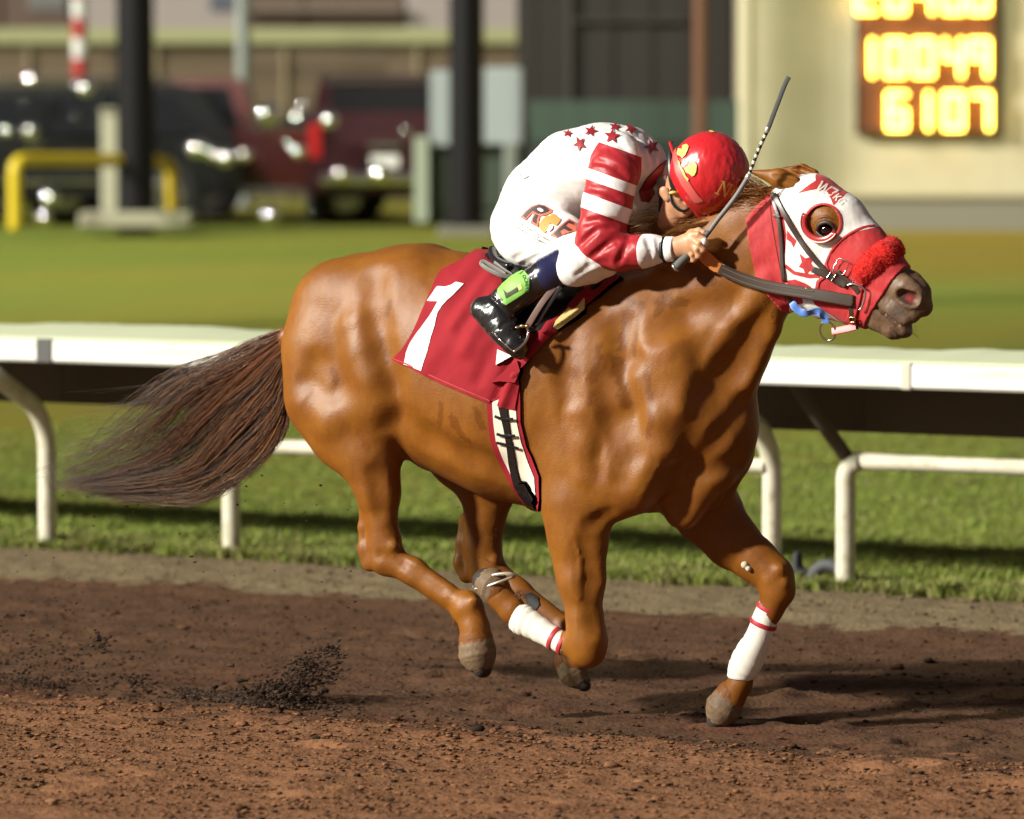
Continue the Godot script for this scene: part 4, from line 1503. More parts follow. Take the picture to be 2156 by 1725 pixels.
	for k: Array in [[1220, 1348, 0.198, 12, 9], [1252, 1350, 0.198, 11, 8], [1236, 1372, 0.196, 14, 8], [1640, 1200, FAR + 0.04, 13, 9], [1618, 1222, FAR + 0.045, 11, 8], [1652, 1226, FAR + 0.03, 10, 9], [828, 1150, NEAR + 0.03, 12, 9], [800, 1186, NEAR + 0.03, 13, 9], [786, 1150, NEAR + 0.022, 9, 8], [996, 1266, NEAR + 0.03, 11, 8], [972, 1282, NEAR + 0.03, 9, 8], [1040, 1180, FAR + 0.03, 11, 9]]:
		ball(h, k[0], k[1], k[2], k[3], k[4], 0.016)
	# breast
	chain(h, [[1490, 890, 0.07, 60, 46], [1490, 985, 0.055, 56, 42], [1440, 1070, 0.05, 46, 40]], 0.035)
	chain(h, [[1520, 880, -0.08, 66, 50], [1524, 950, -0.09, 60, 48], [1500, 1030, -0.10, 48, 42]], 0.035)
	chain(h, [[1500, 1000, 0.0, 34, 26], [1490, 1040, -0.01, 34, 28]], 0.02)
	# neck
	chain(h, [[1395, 720, 0, 175, 104], [1462, 690, 0, 176, 88], [1525, 592, 0, 154, 68], [1588, 530, 0, 128, 58], [1625, 505, 0, 104, 54]], 0.05)
	chain(h, [[1560, 800, 0.045, 34, 28], [1612, 690, 0.035, 30, 24], [1640, 610, 0.04, 28, 24]], 0.03)   # windpipe and jugular edge
	chain(h, [[1445, 830, 0.13, 32, 22], [1540, 700, 0.095, 28, 20], [1618, 590, 0.075, 24, 18]], 0.03)  # brachial muscle
	chain(h, [[1380, 640, 0.07, 55, 40], [1500, 500, 0.05, 44, 34], [1590, 440, 0.03, 34, 30]], 0.04)    # crest
	# head
	var q := head
	chain(q, [[1652, 452, 0, 62, 46], [1708, 440, 0, 66, 50], [1762, 476, 0, 64, 48], [1812, 530, 0, 58, 40], [1862, 582, 0, 50, 35], [1905, 626, 0, 43, 34]], 0.035)
	chain(q, [[1664, 500, 0, 76, 48], [1690, 560, 0, 88, 50], [1742, 596, 0, 70, 42], [1800, 628, 0, 50, 34], [1850, 650, 0, 42, 30], [1888, 668, 0, 36, 30]], 0.035)
	chain(q, [[1690, 575, 0.055, 66, 20], [1716, 590, 0.05, 50, 18]], 0.02)                 # cheek plate
	chain(q, [[1745, 545, 0.054, 8, 8], [1812, 600, 0.046, 7, 7]], 0.02)                    # facial crest
	ball(q, 1740, 462, 0.072, 24, 15, 0.025)                                                 # brow
	ball(q, 1740, 462, -0.072, 24, 15, 0.025)
	chain(q, [[1884, 598, 0.02, 26, 18], [1905, 610, 0.042, 28, 17], [1916, 622, 0.046, 31, 15]], 0.016)   # near nostril rim
	chain(q, [[1920, 596, -0.02, 26, 18], [1934, 614, -0.042, 27, 16]], 0.016)
	ball(q, 1932, 618, 0.0, 30, 26, 0.02)
	ball(q, 1942, 646, 0.0, 22, 24, 0.02)                                                    # upper lip
	chain(q, [[1870, 660, 0.022, 24, 16], [1918, 660, 0.022, 22, 15]], 0.015)
	chain(q, [[1850, 676, 0, 20, 25], [1882, 694, 0, 20, 25], [1906, 697, 0, 15, 21]], 0.014)   # lower lip and chin
	chain(q, [[1836, 640, 0.060, 3.5, 9], [1862, 660, 0.058, 4, 10], [1888, 684, 0.056, 4, 12], [1922, 688, 0.045, 4, 12]], 0.008, 0, true)   # mouth
	chain(q, [[1846, 628, 0.046, 14, 8], [1880, 650, 0.046, 15, 8], [1905, 672, 0.04, 13, 9]], 0.012)
	chain(q, [[1900, 622, 0.068, 13, 14], [1922, 630, 0.062, 15, 14]], 0.012, 0, true)            # nostrils
	ball(q, 1944, 626, -0.056, 14, 14, 0.010, 0, true)
	ball(q, 1738, 485, 0.086, 17, 11, 0.012, 0, true)                                        # eye socket
	for p: Prim in q: h.append(p)
	# grooves and ridges that set the muscles off, laid on the skin
	var g := [
		[0.030, 0.010, true, [789, 590, 792, 680, 801, 742, 819, 802, 829, 856]],
		[0.030, 0.009, true, [664, 770, 648, 830, 668, 872]],
		[0.032, 0.007, true, [700, 880, 760, 862]],
		[0.028, 0.008, true, [1310, 690, 1322, 768, 1362, 850, 1402, 905]],
		[0.022, 0.007, true, [1196, 725, 1193, 800, 1206, 872, 1238, 940, 1246, 990]],
		[0.022, 0.005, true, [1268, 800, 1288, 880, 1306, 960]],
		[0.022, 0.005, true, [1330, 880, 1330, 960, 1310, 1010]],
		[0.014, 0.0045, true, [1240, 1106, 1262, 1094, 1282, 1080]],
		[0.030, 0.010, true, [1592, 700, 1540, 770, 1482, 838]],
		[0.034, 0.016, true, [1490, 835, 1462, 910, 1432, 985, 1392, 1055]],
		[0.020, 0.008, true, [1560, 860, 1512, 915, 1476, 985]],
		[0.018, 0.007, true, [1545, 975, 1512, 985, 1490, 995]],
		[0.026, 0.007, true, [1380, 700, 1450, 660, 1530, 640]],
		[0.030, 0.008, true, [840, 880, 905, 925, 985, 965, 1060, 985]],
		[0.020, 0.006, true, [790, 1000, 800, 1070]],
		[0.022, 0.003, true, [1230, 1150, 1240, 1230, 1246, 1310]],
		[0.010, 0.004, true, [800, 1170, 850, 1190, 930, 1245]],
		[0.030, 0.004, false, [735, 690, 748, 745, 770, 800, 800, 850]],
		[0.030, 0.003, false, [640, 850, 690, 885, 760, 855]],
		[0.022, 0.003, false, [1214, 876, 1232, 935, 1230, 1000]],
		[0.024, 0.004, false, [1345, 800, 1380, 880, 1400, 950]],
		[0.005, 0.002, false, [1402, 905, 1388, 980, 1350, 1040]],
		[0.005, 0.002, false, [722, 845, 745, 875, 750, 915, 770, 950]],
		[0.005, 0.002, false, [1205, 1110, 1222, 1180, 1220, 1260]],
		[0.005, 0.002, false, [1546, 1140, 1580, 1165, 1612, 1200]],
	]
	var made := []
	for e: Array in g:
		var c: Array = e[3]
		var pr := near_prims(h, V2(c))
		var last := Vector3.INF
		for i in range(0, c.size(), 2):
			var p := hit(pr, c[i], c[i + 1])
			if p == Vector3.INF: continue
			var n := grad(pr, p)
			var r: float = e[0] * (2.0 if e[0] > 0.008 else 1.3)
			var dp: float = e[1] * (0.55 if e[0] > 0.011 else 0.85)
			p += n * (r - dp) if e[2] else -n * (r - dp)
			if last != Vector3.INF: made.append(prim(last, p, r, r, r, r, r * 0.9, side, 0, e[2]))
			last = p
	for p: Prim in made: h.append(p)

func chestnut(p: Vector3) -> Color:
	var rel := p - p0
	var s := fwd.dot(rel)
	var base := Color(0.220, 0.077, 0.0095)
	var big := noise.get_noise_3dv(p * 2.2)
	var mid := noise.get_noise_3dv(p * 9.0 + Vector3(7, 3, 1))
	var fine := noise.get_noise_3d(s * 60.0, p.y * 24.0, side.dot(rel) * 60.0)
	var f := 1.0 + 0.16 * big + 0.13 * mid + 0.10 * fine
	var c := Color(base.r * f, base.g * (f + 0.08 * mid), base.b * (f + 0.1 * mid))
	# wet streaks of sweat down the shoulder and flank
	for k: Array in sweat:
		var a: Vector3 = k[0]
		var ab: Vector3 = k[1]
		var t := clampf((p - a).dot(ab) / ab.length_squared(), 0, 1)
		var ragged := (p - a - ab * t).length() / (k[2] as float) + 0.55 * mid + 0.45 * fine
		if ragged < 1.0: c = c.lerp(Color(0.110, 0.030, 0.005), minf((1.0 - ragged) * 3.0, 0.55))      # wet hair is darker, with a ragged edge
	# grey skin of the muzzle
	var mz := (p - muzzle).dot(muzzle_dir) / 0.045 + mid * 0.6
	if mz > 0.0 and (p - muzzle).length() < 0.25: c = c.lerp(Color(0.125, 0.082, 0.055) * (1.0 + 0.45 * mid + 0.3 * fine), clampf(mz, 0, 0.85))
	for k: Array in marks:
		var d2 := p.distance_to(k[0]) / (k[1] as float) + 0.25 * mid
		if d2 < 1.0: c = c.lerp(k[2], clampf((1.0 - d2) * (k[3] as float), 0, 1))
	return c

var sweat := []
var marks := []
var muzzle := Vector3.ZERO
var muzzle_dir := Vector3.ZERO

func build_horse() -> Node3D:
	horse_field()
	muzzle = H(1850, 612)
	muzzle_dir = (H(1925, 655) - H(1830, 575)).normalized()
	for k: Array in [[1330, 640, 1308, 730, 13], [1352, 640, 1335, 745, 9], [1262, 730, 1248, 800, 10], [1300, 760, 1320, 850, 16], [1360, 775, 1372, 870, 9], [1372, 880, 1362, 920, 8], [1245, 830, 1240, 850, 6], [1405, 630, 1440, 640, 14], [1390, 640, 1385, 660, 10], [820, 640, 815, 660, 9], [800, 700, 815, 760, 8], [950, 880, 985, 930, 10], [930, 850, 925, 890, 8], [1000, 860, 1015, 900, 8], [700, 780, 706, 800, 9], [1450, 560, 1500, 590, 12]]:
		var u := 1.0 / 585.0
		var a := hit(near_prims(horse, V2([k[0], k[1]])), k[0], k[1])
		var b := hit(near_prims(horse, V2([k[2], k[3]])), k[2], k[3])
		if a != Vector3.INF and b != Vector3.INF: sweat.append([a, b - a, k[4] * u])
	var root := thing("racehorse", "chestnut racehorse galloping along the dirt track", "horse", Vector3(H(1505, 1533, FAR).x, 0, H(1505, 1533, FAR).z))
	var at := root.position
	# colour spots: nostrils, eye rims, joints
	marks = [[H(1912, 626, 0.058), 0.036, Color(0.05, 0.03, 0.025), 2.0], [H(1916, 628, 0.046), 0.020, Color(0.22, 0.03, 0.03), 3.0], [H(1890, 655, 0.05), 0.05, Color(0.10, 0.075, 0.062), 1.0], [H(1946, 624, -0.045), 0.026, Color(0.03, 0.015, 0.012), 3.0], [H(1741, 484, 0.075), 0.046, Color(0.045, 0.028, 0.02), 1.3],
		[H(1895, 684, 0.035), 0.012, Color(0.35, 0.16, 0.13), 1.2]]
	var m := net(horse, 0.0093)
	var rel := Vector3.ZERO
	for i in m.v.size():
		var p := m.v[i]
		rel = p - p0
		m.v[i] = p + m.n[i] * (0.0012 * noise.get_noise_3d(fwd.dot(rel) * 14.0, p.y * 9.0, side.dot(rel) * 14.0) + 0.0003 * noise.get_noise_3d(fwd.dot(rel) * 40.0 + 50, p.y * 30.0, side.dot(rel) * 40.0))
	average_normals(m)
	# inside the head's box the coarse skin is replaced by a finer one below
	var hx := H(1700, 500)
	var hc := H(1800, 565)
	var keep := PackedInt32Array()
	for t in range(0, m.i.size(), 3):
		var c := (m.v[m.i[t]] + m.v[m.i[t + 1]] + m.v[m.i[t + 2]]) / 3.0
		if (c - hx).dot(muzzle_dir) < 0.0 or c.distance_to(hc) > 0.34: keep.append_array([m.i[t], m.i[t + 1], m.i[t + 2]])
	m.i = keep
	var hp := []
	for q: Prim in horse:
		if q.c.distance_to(hc) < q.reach + 0.36 and (q.c - hx).dot(muzzle_dir) > -q.reach - 0.05: hp.append(q)
	var fine := net(hp, 0.0048, 0.0, func(p: Vector3, d: float) -> float: return maxf(d, maxf(-(p - hx).dot(muzzle_dir) - 0.012, p.distance_to(hc) - 0.352)))
	for i in fine.v.size():
		var p := fine.v[i]
		fine.v[i] = p + fine.n[i] * (0.0009 * noise.get_noise_3dv(p * 60.0) + 0.0010 * noise.get_noise_3dv(p * 24.0))
	average_normals(fine)
	var o := m.v.size()
	m.v.append_array(fine.v)
	m.n.append_array(fine.n)
	for i in fine.i: m.i.append(i + o)
	m.c.resize(m.v.size())
	for i in m.v.size(): m.c[i] = chestnut(m.v[i])
	var coat := mat(Color.WHITE, 0.53, 0.0, 0.39)
	coat.vertex_color_use_as_albedo = true
	coat.roughness_texture = noise_tex(0.012, [[0.0, Color(0.6, 0.6, 0.6)], [0.45, Color(0.78, 0.78, 0.78)], [1.0, Color(1, 1, 1)]], 256, 5, 5)
	coat.normal_enabled = true
	coat.normal_texture = noise_tex(0.14, [], 512, 3, 9, true, 6.0)
	coat.normal_scale = 0.13
	coat.albedo_texture = noise_tex(0.14, [[0.0, Color(0.80, 0.77, 0.74)], [0.5, Color(0.95, 0.94, 0.93)], [1.0, Color(1, 1, 1)]], 512, 3, 19)
	triplanar(coat, Vector3(4.6, 1.25, 4.6), false)
	part("body", to_mesh(m, at, coat), root)
	# ears
	var ear := func(bx: float, by: float, tx: float, ty: float, lat0: float, lat1: float, w: float) -> ArrayMesh:
		var e := []
		chain(e, [[bx, by, lat0, w * 0.8, 13], [bx * 0.62 + tx * 0.38, by * 0.62 + ty * 0.38 - 2, lat0 * 0.7 + lat1 * 0.3, w, 14], [tx, ty, lat1, 4, 4]], 0.01)
		chain(e, [[bx + 8, by + 2, lat0 + 0.03, w * 0.5, 14], [bx * 0.5 + tx * 0.5, by * 0.5 + ty * 0.5 - 5, lat1 + 0.028, w * 0.5, 12], [tx * 0.8 + bx * 0.2, ty * 0.8 + by * 0.2 - 3, lat1 + 0.02, 3, 5]], 0.006, 0, true)
		var g := net(e, 0.0042)
		g.c.resize(g.v.size())
		for i in g.v.size(): g.c[i] = chestnut(g.v[i])
		return to_mesh(g, at, coat)
	part("ear", ear.call(1672, 386, 1584, 362, 0.055, 0.075, 20.0), root)
	part("ear", ear.call(1712, 368, 1650, 356, -0.05, -0.06, 16.0), root)
	# eye
	var es := SphereMesh.new()
	es.radius = 0.0215
	es.height = 0.043
	var em := mat(Color(0.008, 0.005, 0.004), 0.04, 0.0, 0.6)
	part("eye", es, root, em, H(1740, 483, 0.0715) - at)
	var lid := mat(Color(0.040, 0.023, 0.015), 0.5)
	part("eyelid", tube(curve(Hs([[1719, 487, 0.086], [1726, 473, 0.095], [1740, 468, 0.098], [1752, 473, 0.094], [1759, 484, 0.084]]), 16), [0.004, 0.0055, 0.0065, 0.007, 0.007, 0.007, 0.007, 0.007, 0.007, 0.007, 0.007, 0.007, 0.0065, 0.006, 0.005, 0.004], at, 8), root, lid)
	part("eyelid", tube(curve(Hs([[1719, 487, 0.086], [1730, 498, 0.091], [1744, 500, 0.090], [1754, 494, 0.086], [1759, 484, 0.084]]), 16), [0.0045], at, 8), root, lid)
	part("brow_fold", tube(curve(Hs([[1712, 478, 0.082], [1722, 462, 0.092], [1738, 456, 0.096], [1754, 462, 0.090]]), 14), [0.003, 0.0045, 0.0055, 0.006, 0.006, 0.006, 0.006, 0.006, 0.006, 0.006, 0.0055, 0.005, 0.004, 0.003], at, 8), root, mat(Color(0.13, 0.046, 0.010), 0.6))
	# hooves
	for k: Array in [
		[[[1002, 1346, NEAR, 37, 33], [1006, 1378, NEAR, 39, 35], [1017, 1410, NEAR, 18, 22]], [1003, 1346], [1018, 1424]],
		[[[1196, 1392, FAR, 29, 27], [1208, 1416, FAR, 31, 29], [1231, 1444, FAR, 13, 17]], [1198, 1390], [1234, 1452]],
		[[[1046, 1244, 0.165, 31, 29], [1034, 1230, 0.165, 33, 31], [1020, 1224, 0.165, 26, 26]], [1050, 1246], [1006, 1216]],
		[[[1538, 1464, FAR, 32, 29], [1523, 1492, FAR, 37, 33], [1509, 1520, FAR, 20, 24]], [1540, 1462], [1506, 1532]]]:
		hoof(root, k[0], H((k[1] as Array)[0], (k[1] as Array)[1], (k[0][0] as Array)[2]), H((k[2] as Array)[0], (k[2] as Array)[1], (k[0][0] as Array)[2]))
	# racing plate of the folded foreleg, edge on, and tufts behind the fetlocks
	var plate := mat(Color(0.60, 0.56, 0.48), 0.4, 0.7)
	part("horseshoe", tube(curve(Hs([[998, 1236, 0.19], [1006, 1224, 0.20], [1032, 1213, 0.20], [1062, 1208, 0.19], [1082, 1210, 0.175], [1080, 1216, 0.15]]), 22), [0.0065], at, 8), root, plate)
	part("horseshoe", tube(curve(Hs([[1000, 1240, 0.20], [1022, 1236, 0.215], [1050, 1226, 0.21], [1078, 1216, 0.18]]), 16), [0.005], at, 8), root, plate)
	var tuft := Net.new()
	for k: Array in [[966, 1300, NEAR, -10, 26], [1186, 1352, FAR, -8, 22], [1548, 1432, FAR, -14, 20], [1086, 1262, 0.165, 18, -14]]:
		for i in 70:
			var s := Vector2(k[0], k[1]) + jit(9.0)
			var e := s + Vector2(k[3], k[4]) * rng.randf_range(0.6, 1.2) + jit(5.0)
			var l: float = k[2] + rng.randf_range(-0.02, 0.02)
			hair(tuft, [H(s.x, s.y, l), H((s.x + e.x) * 0.5 - 2.0, (s.y + e.y) * 0.5, l), H(e.x, e.y, l)], 0.0007, Color(0.16, 0.052, 0.010), Color(0.09, 0.035, 0.012), 5)
	for i in 60:
		var s := Vector2(rng.randf_range(1866, 1935), 0)
		s.y = 690 + rng.randf_range(-14, 14) if rng.randf() < 0.6 else 655 + rng.randf_range(-16, 16)
		var w := hit(near_prims(horse, V2([s.x, s.y])), s.x, s.y)
		if w == Vector3.INF: continue
		var g := grad(near_prims(horse, V2([s.x, s.y])), w)
		hair(tuft, [w, w + g * 0.012 + Vector3.DOWN * 0.004, w + g * 0.020 + Vector3.DOWN * 0.014 + fwd * 0.006], 0.0004, Color(0.05, 0.035, 0.025), Color(0.05, 0.035, 0.025), 4)
	var tm := mat(Color.WHITE, 0.6)
	tm.vertex_color_use_as_albedo = true
	var tn := part("loose_hair", to_mesh(tuft, at, tm), root)
	tn.set_meta("kind", "stuff")
	return root

func hoof(root: Node3D, rows: Array, top: Vector3, toe: Vector3) -> void:
	var f := []
	chain(f, rows, 0.02)
	var m := net(f, 0.0052)
	var ax := toe - top
	m.c.resize(m.v.size())
	for i in m.v.size():
		var p := m.v[i]
		var t := (p - top).dot(ax) / ax.length_squared()
		var g := noise.get_noise_3dv(p * 45.0)
		var ring := noise.get_noise_2d(t * 16.0, 3.0)
		var c := Color(0.165, 0.108, 0.064) * (1.0 + 0.35 * g + 0.2 * ring)
		if t + 0.10 * g < 0.06: c = Color(0.17, 0.06, 0.012)
		elif t + 0.16 * g > 0.80: c = Color(0.038, 0.030, 0.026)
		m.c[i] = Color(c.r, c.g, c.b)
		m.v[i] = p + m.n[i] * 0.0012 * (g + ring)
	average_normals(m)
	var horn := mat(Color.WHITE, 0.62, 0.0, 0.35)
	horn.vertex_color_use_as_albedo = true
	part("hoof", to_mesh(m, root.position, horn), root)

# ------------------------------------------------------------------ hood, bandages, hair
func to_plane(list: Array, lat: float) -> PackedVector2Array:      # pixel outline -> (along the horse, height) in metres
	var o := PackedVector2Array()
	for i in range(0, list.size(), 2):
		var p := H(list[i], list[i + 1], lat)
		o.append(Vector2(fwd.dot(p - p0), p.y))
	return o

var hood_field := []

func build_horse_dress(root: Node3D) -> void:
	var at := root.position
	var hc := H(1740, 540)
	for q: Prim in horse:
		if q.c.distance_to(hc) < q.reach + 0.30: hood_field.append(q)
	var cuts := []
	for l: Array in [[1655, 372, 1588, 460], [1588, 460, 1612, 580], [1612, 580, 1658, 662], [1812, 702, 1905, 562]]:
		var a := H(l[0], l[1], 0.03)
		var b := H(l[2], l[3], 0.03)
		cuts.append([a, (b - a).cross(side).normalized()])
	var inner := H(1700, 520)
	for c: Array in cuts:
		if (inner - (c[0] as Vector3)).dot(c[1]) > 0: c[1] = -(c[1] as Vector3)
	var eye := H(1733, 470, 0.085)
	var eye2 := eye - side * (2.0 * side.dot(eye - p0))
	var er := 37.0 / 585.0
	var region := func(p: Vector3, d: float) -> float:
		var e := d
		for c: Array in cuts: e = maxf(e, (p - (c[0] as Vector3)).dot(c[1]))
		for o: Vector3 in [eye, eye2]:
			var v := p - o
			e = maxf(e, er - (v - side * v.dot(side) * 0.55).length())
		return e
	var m := net(hood_field, 0.0042, 0.0065, region)
	var red_polys := [
		to_plane([1621.4, 404.2, 1600.6, 393.8, 1560.0, 445.8, 1562.0, 481.0, 1575.0, 545.0, 1610.0, 640.0, 1640.0, 690.0, 1664.6, 637.8, 1663.0, 577.0, 1664.6, 493.8, 1658.2, 445.8, 1635.8, 410.6], 0.06),
		to_plane([1840.6, 477.8, 1789.4, 492.2, 1757.4, 521.0, 1741.4, 554.6, 1744.6, 577.0, 1727.0, 591.4, 1723.8, 605.8, 1715.8, 625.0, 1719.0, 641.0, 1738.2, 657.0, 1779.8, 695.4, 1859.8, 749.8, 2003.8, 589.8, 1923.8, 481.0], 0.06),
		to_plane([1629.4, 609.0, 1695.0, 621.8, 1695.0, 637.8, 1648.6, 650.6], 0.06),
		to_plane([1664.6, 554.6, 1683.8, 570.6, 1715.8, 577.0, 1735.0, 576.4, 1735.0, 585.0, 1712.6, 586.0, 1680.6, 577.6, 1663.0, 562.6], 0.06),
		to_plane([1663.0, 591.4, 1683.8, 587.6, 1704.6, 596.2, 1719.0, 605.8, 1683.8, 604.2, 1664.6, 596.2], 0.06),
		to_plane([1687.0, 407.4, 1715.8, 380.2, 1703.0, 361.0, 1735.0, 373.8, 1770.2, 389.8, 1771.8, 413.8, 1760.6, 433.6, 1741.4, 403.6, 1723.8, 397.8], 0.06),
		to_plane([1768.6, 394.6, 1808.6, 423.4, 1834.2, 465.0, 1847.0, 455.4, 1811.8, 407.4, 1773.4, 385.0], 0.06),
		to_plane([1645.4, 365.8, 1667.8, 361.0, 1677.4, 370.6, 1658.2, 377.0], 0.06),
		to_plane([1691.8, 532.2, 1704.6, 543.4, 1723.8, 538.6, 1716.4, 554.6, 1727.0, 570.0, 1714.2, 570.6, 1706.2, 580.2, 1701.4, 565.8, 1691.8, 561.6, 1698.2, 551.4], 0.06),
		to_plane([1666.2, 484.2, 1675.8, 497.0, 1685.4, 506.6, 1680.6, 522.6, 1674.2, 509.8, 1665.6, 503.4], 0.06),
	]
	var boxes := []
	for p: PackedVector2Array in red_polys:
		var r := Rect2(p[0], Vector2.ZERO)
		for q in p: r = r.expand(q)
		boxes.append(r.grow(0.014))
	var sd := PackedFloat32Array()
	sd.resize(m.v.size())
	for i in m.v.size():
		var p := m.v[i]
		var q := Vector2(fwd.dot(p - p0), p.y)
		var best := -0.013
		for k in red_polys.size():
			if not (boxes[k] as Rect2).has_point(q): continue
			var poly: PackedVector2Array = red_polys[k]
			var dm := 1e9
			for e in poly.size(): dm = minf(dm, q.distance_squared_to(Geometry2D.get_closest_point_to_segment(q, poly[e], poly[(e + 1) % poly.size()])))
			dm = sqrt(dm)
			best = maxf(best, dm if Geometry2D.is_point_in_polygon(q, poly) else -dm)
		sd[i] = best + 1e-6
		m.v[i] = p + m.n[i] * (0.0016 * noise.get_noise_3d(q.x * 12.0, q.y * 7.0, 3.0) - 0.0022 * absf(noise.get_noise_3d(q.x * 20.0 + q.y * 12.0, q.y * 4.0 - q.x * 6.0, 9.0)) + 0.0006)
	average_normals(m)
	var marks_ := PackedInt32Array()
	marks_.resize(m.v.size())
	marks_ = split(m, sd, marks_, 0)
	m.c.resize(m.v.size())
	for i in m.v.size():
		var f := 1.0 + 0.08 * noise.get_noise_3dv(m.v[i] * 40.0)
		m.c[i] = Color(0.46, 0.030, 0.032) * f if marks_[i] & 1 else Color(0.76, 0.73, 0.69) * f
	var fabric := mat(Color.WHITE, 0.62, 0.0, 0.4)
	fabric.vertex_color_use_as_albedo = true
	fabric.rim_enabled = true
	fabric.rim = 0.3
	fabric.normal_enabled = true
	fabric.normal_texture = noise_tex(0.25, [], 256, 2, 4, true, 2.0)
	fabric.normal_scale = 0.25
	triplanar(fabric, Vector3(14, 14, 14), false)
	var hood := part("blinker_hood", to_mesh(m, at, fabric), root)
	tag(hood, "red and white blinker hood with star print")
	var red := mat(Color(0.46, 0.030, 0.032), 0.6)
	var hf := hood_field
	# eye cup: a stiff half ring of glossy plastic that stands out round the back of the eye hole
	var cup := []
	for i in 19:
		var a := lerpf(-0.72, -3.75, i / 18.0) - 0.35
		cup.append([1732 + 37 * sin(a), 468 - 38 * cos(a)])
	var pts := []
	var nrm := []
	for c: Array in cup:
		var w := H(c[0], c[1], 0.083)
		pts.append(w)
		nrm.append((w - eye).normalized())
	var cupm := mat(Color(0.42, 0.03, 0.035), 0.25, 0.0, 0.6)
	part("eye_cup", ribbon(pts, [side], [0.024], 0.046, at), hood, cupm)
	var rim := []
	for w: Vector3 in pts: rim.append(w + side * 0.024 + (w - eye).normalized() * 0.007)
	part("cup_piping", tube(rim, [0.0028], at, 6), hood, mat(Color(0.7, 0.6, 0.56), 0.4))
	var hole := []
	for i in 25:
		var a := TAU * i / 24.0
		hole.append(1733 + 37.5 * sin(a))
		hole.append(470 - 37.5 * cos(a))
	part("hole_binding", strap(hole, 5.0, 0.005, 0.008, horse, at, 60), hood, red)
	# stitched edge where the hood meets the nose
	part("seam", strap([1840.6, 477.8, 1815.0, 481.0, 1789.4, 492.8, 1768.6, 508.2, 1754.2, 525.8, 1744.6, 543.4, 1741.4, 557.8, 1744.6, 577.0, 1727.0, 591.4, 1722.8, 605.8], 4.5, 0.003, 0.0085, hf, at, 40), hood, red)
	part("seam", strap([1621.4, 412.2, 1626.2, 468.2, 1635.8, 525.8, 1648.6, 589.8, 1655.0, 634.6], 2.0, 0.002, 0.0075, hf, at, 30), hood, mat(Color(0.30, 0.02, 0.022), 0.7))
	part("lettering", lettering("W7", hf, 1722, 392, Vector2(0.86, 0.5), 22.0, 0.0085, at, 0.2), hood, mat(Color(0.74, 0.66, 0.6), 0.7))
	part("lettering", lettering("KG", hf, 1757, 414, Vector2(0.74, 0.68), 15.0, 0.0085, at, 0.2), hood, mat(Color(0.74, 0.66, 0.6), 0.7))
	# bandages of the forelegs
	var wrap := mat(Color(0.78, 0.73, 0.64), 0.8)
	wrap.normal_enabled = true
	wrap.normal_texture = noise_tex(0.09, [], 256, 3, 8, true, 3.0)
	wrap.normal_scale = 0.5
	triplanar(wrap, Vector3(6, 16, 6), false)
	var tape := mat(Color(0.42, 0.025, 0.035), 0.5)
	for b: Array in [
		[[[1622, 1276, FAR, 26], [1610, 1306, FAR, 27], [1596, 1345, FAR, 28], [1582, 1372, FAR, 32], [1572, 1394, FAR, 34], [1562, 1416, FAR, 31], [1560, 1430, FAR, 27]], [[1621, 1282, 27.5], [1608, 1334 - 24, 28.5]]],
		[[[1088, 1298, 0.165, 30], [1102, 1306, 0.165, 33], [1124, 1318, 0.166, 29], [1160, 1340, 0.167, 25], [1196, 1361, 0.168, 22]], [[1166, 1343, 26], [1190, 1358, 24]]]]:
		var rows: Array = b[0]
		var cp := []
		var cr := []
		for r: Array in rows:
			cp.append(H(r[0], r[1], r[2]))
			cr.append(Vector3(r[3] / 585.0, 0, 0))
		var n := 26
		var p := curve(cp, n)
		var rr := curve(cr, n)
		var rad := []
		for i in n: rad.append((rr[i] as Vector3).x * (1.0 + 0.02 * sin(i * 1.7)) + 0.0012 * (i % 2))
		var wn := part("leg_bandage", tube(p, rad, at, 20, 0.92, side), root, wrap)
		for t: Array in b[1]:
			var k := 0
			var bd := 1e9
			for i in n:
				var d := (p[i] as Vector3).distance_to(H(t[0], t[1], (rows[0] as Array)[2]))
				if d < bd:
					bd = d
					k = clampi(i, 1, n - 2)
			var ax := ((p[k + 1] as Vector3) - (p[k - 1] as Vector3)).normalized() * 0.0085
			part("tape", tube([p[k] - ax, p[k] - ax * 0.8, p[k] + ax * 0.8, p[k] + ax], [rad[k] * 1.0, rad[k] + 0.0028, rad[k] + 0.0028, rad[k] * 1.0], at, 20, 0.92, side), wn, tape)
	# run-down patch on the folded pastern, and the chestnut of the far foreleg
	part("rundown_patch", drape(V2([1103, 1252, 1118, 1248, 1132, 1258, 1136, 1274, 1128, 1286, 1112, 1278]), horse, 0.004, 6.0, at), root, mat(Color(0.015, 0.013, 0.012), 0.6))
	var blob := []
	ball(blob, 1568, 1190, FAR + 0.07, 8, 8, 0.004)
	ball(blob, 1576, 1198, FAR + 0.07, 6, 7, 0.004)
	var bn := net(blob, 0.003)
	part("leg_chestnut", to_mesh(bn, at, mat(Color(0.6, 0.52, 0.38), 0.8)), root)
	build_tail(root)
	build_mane(root)

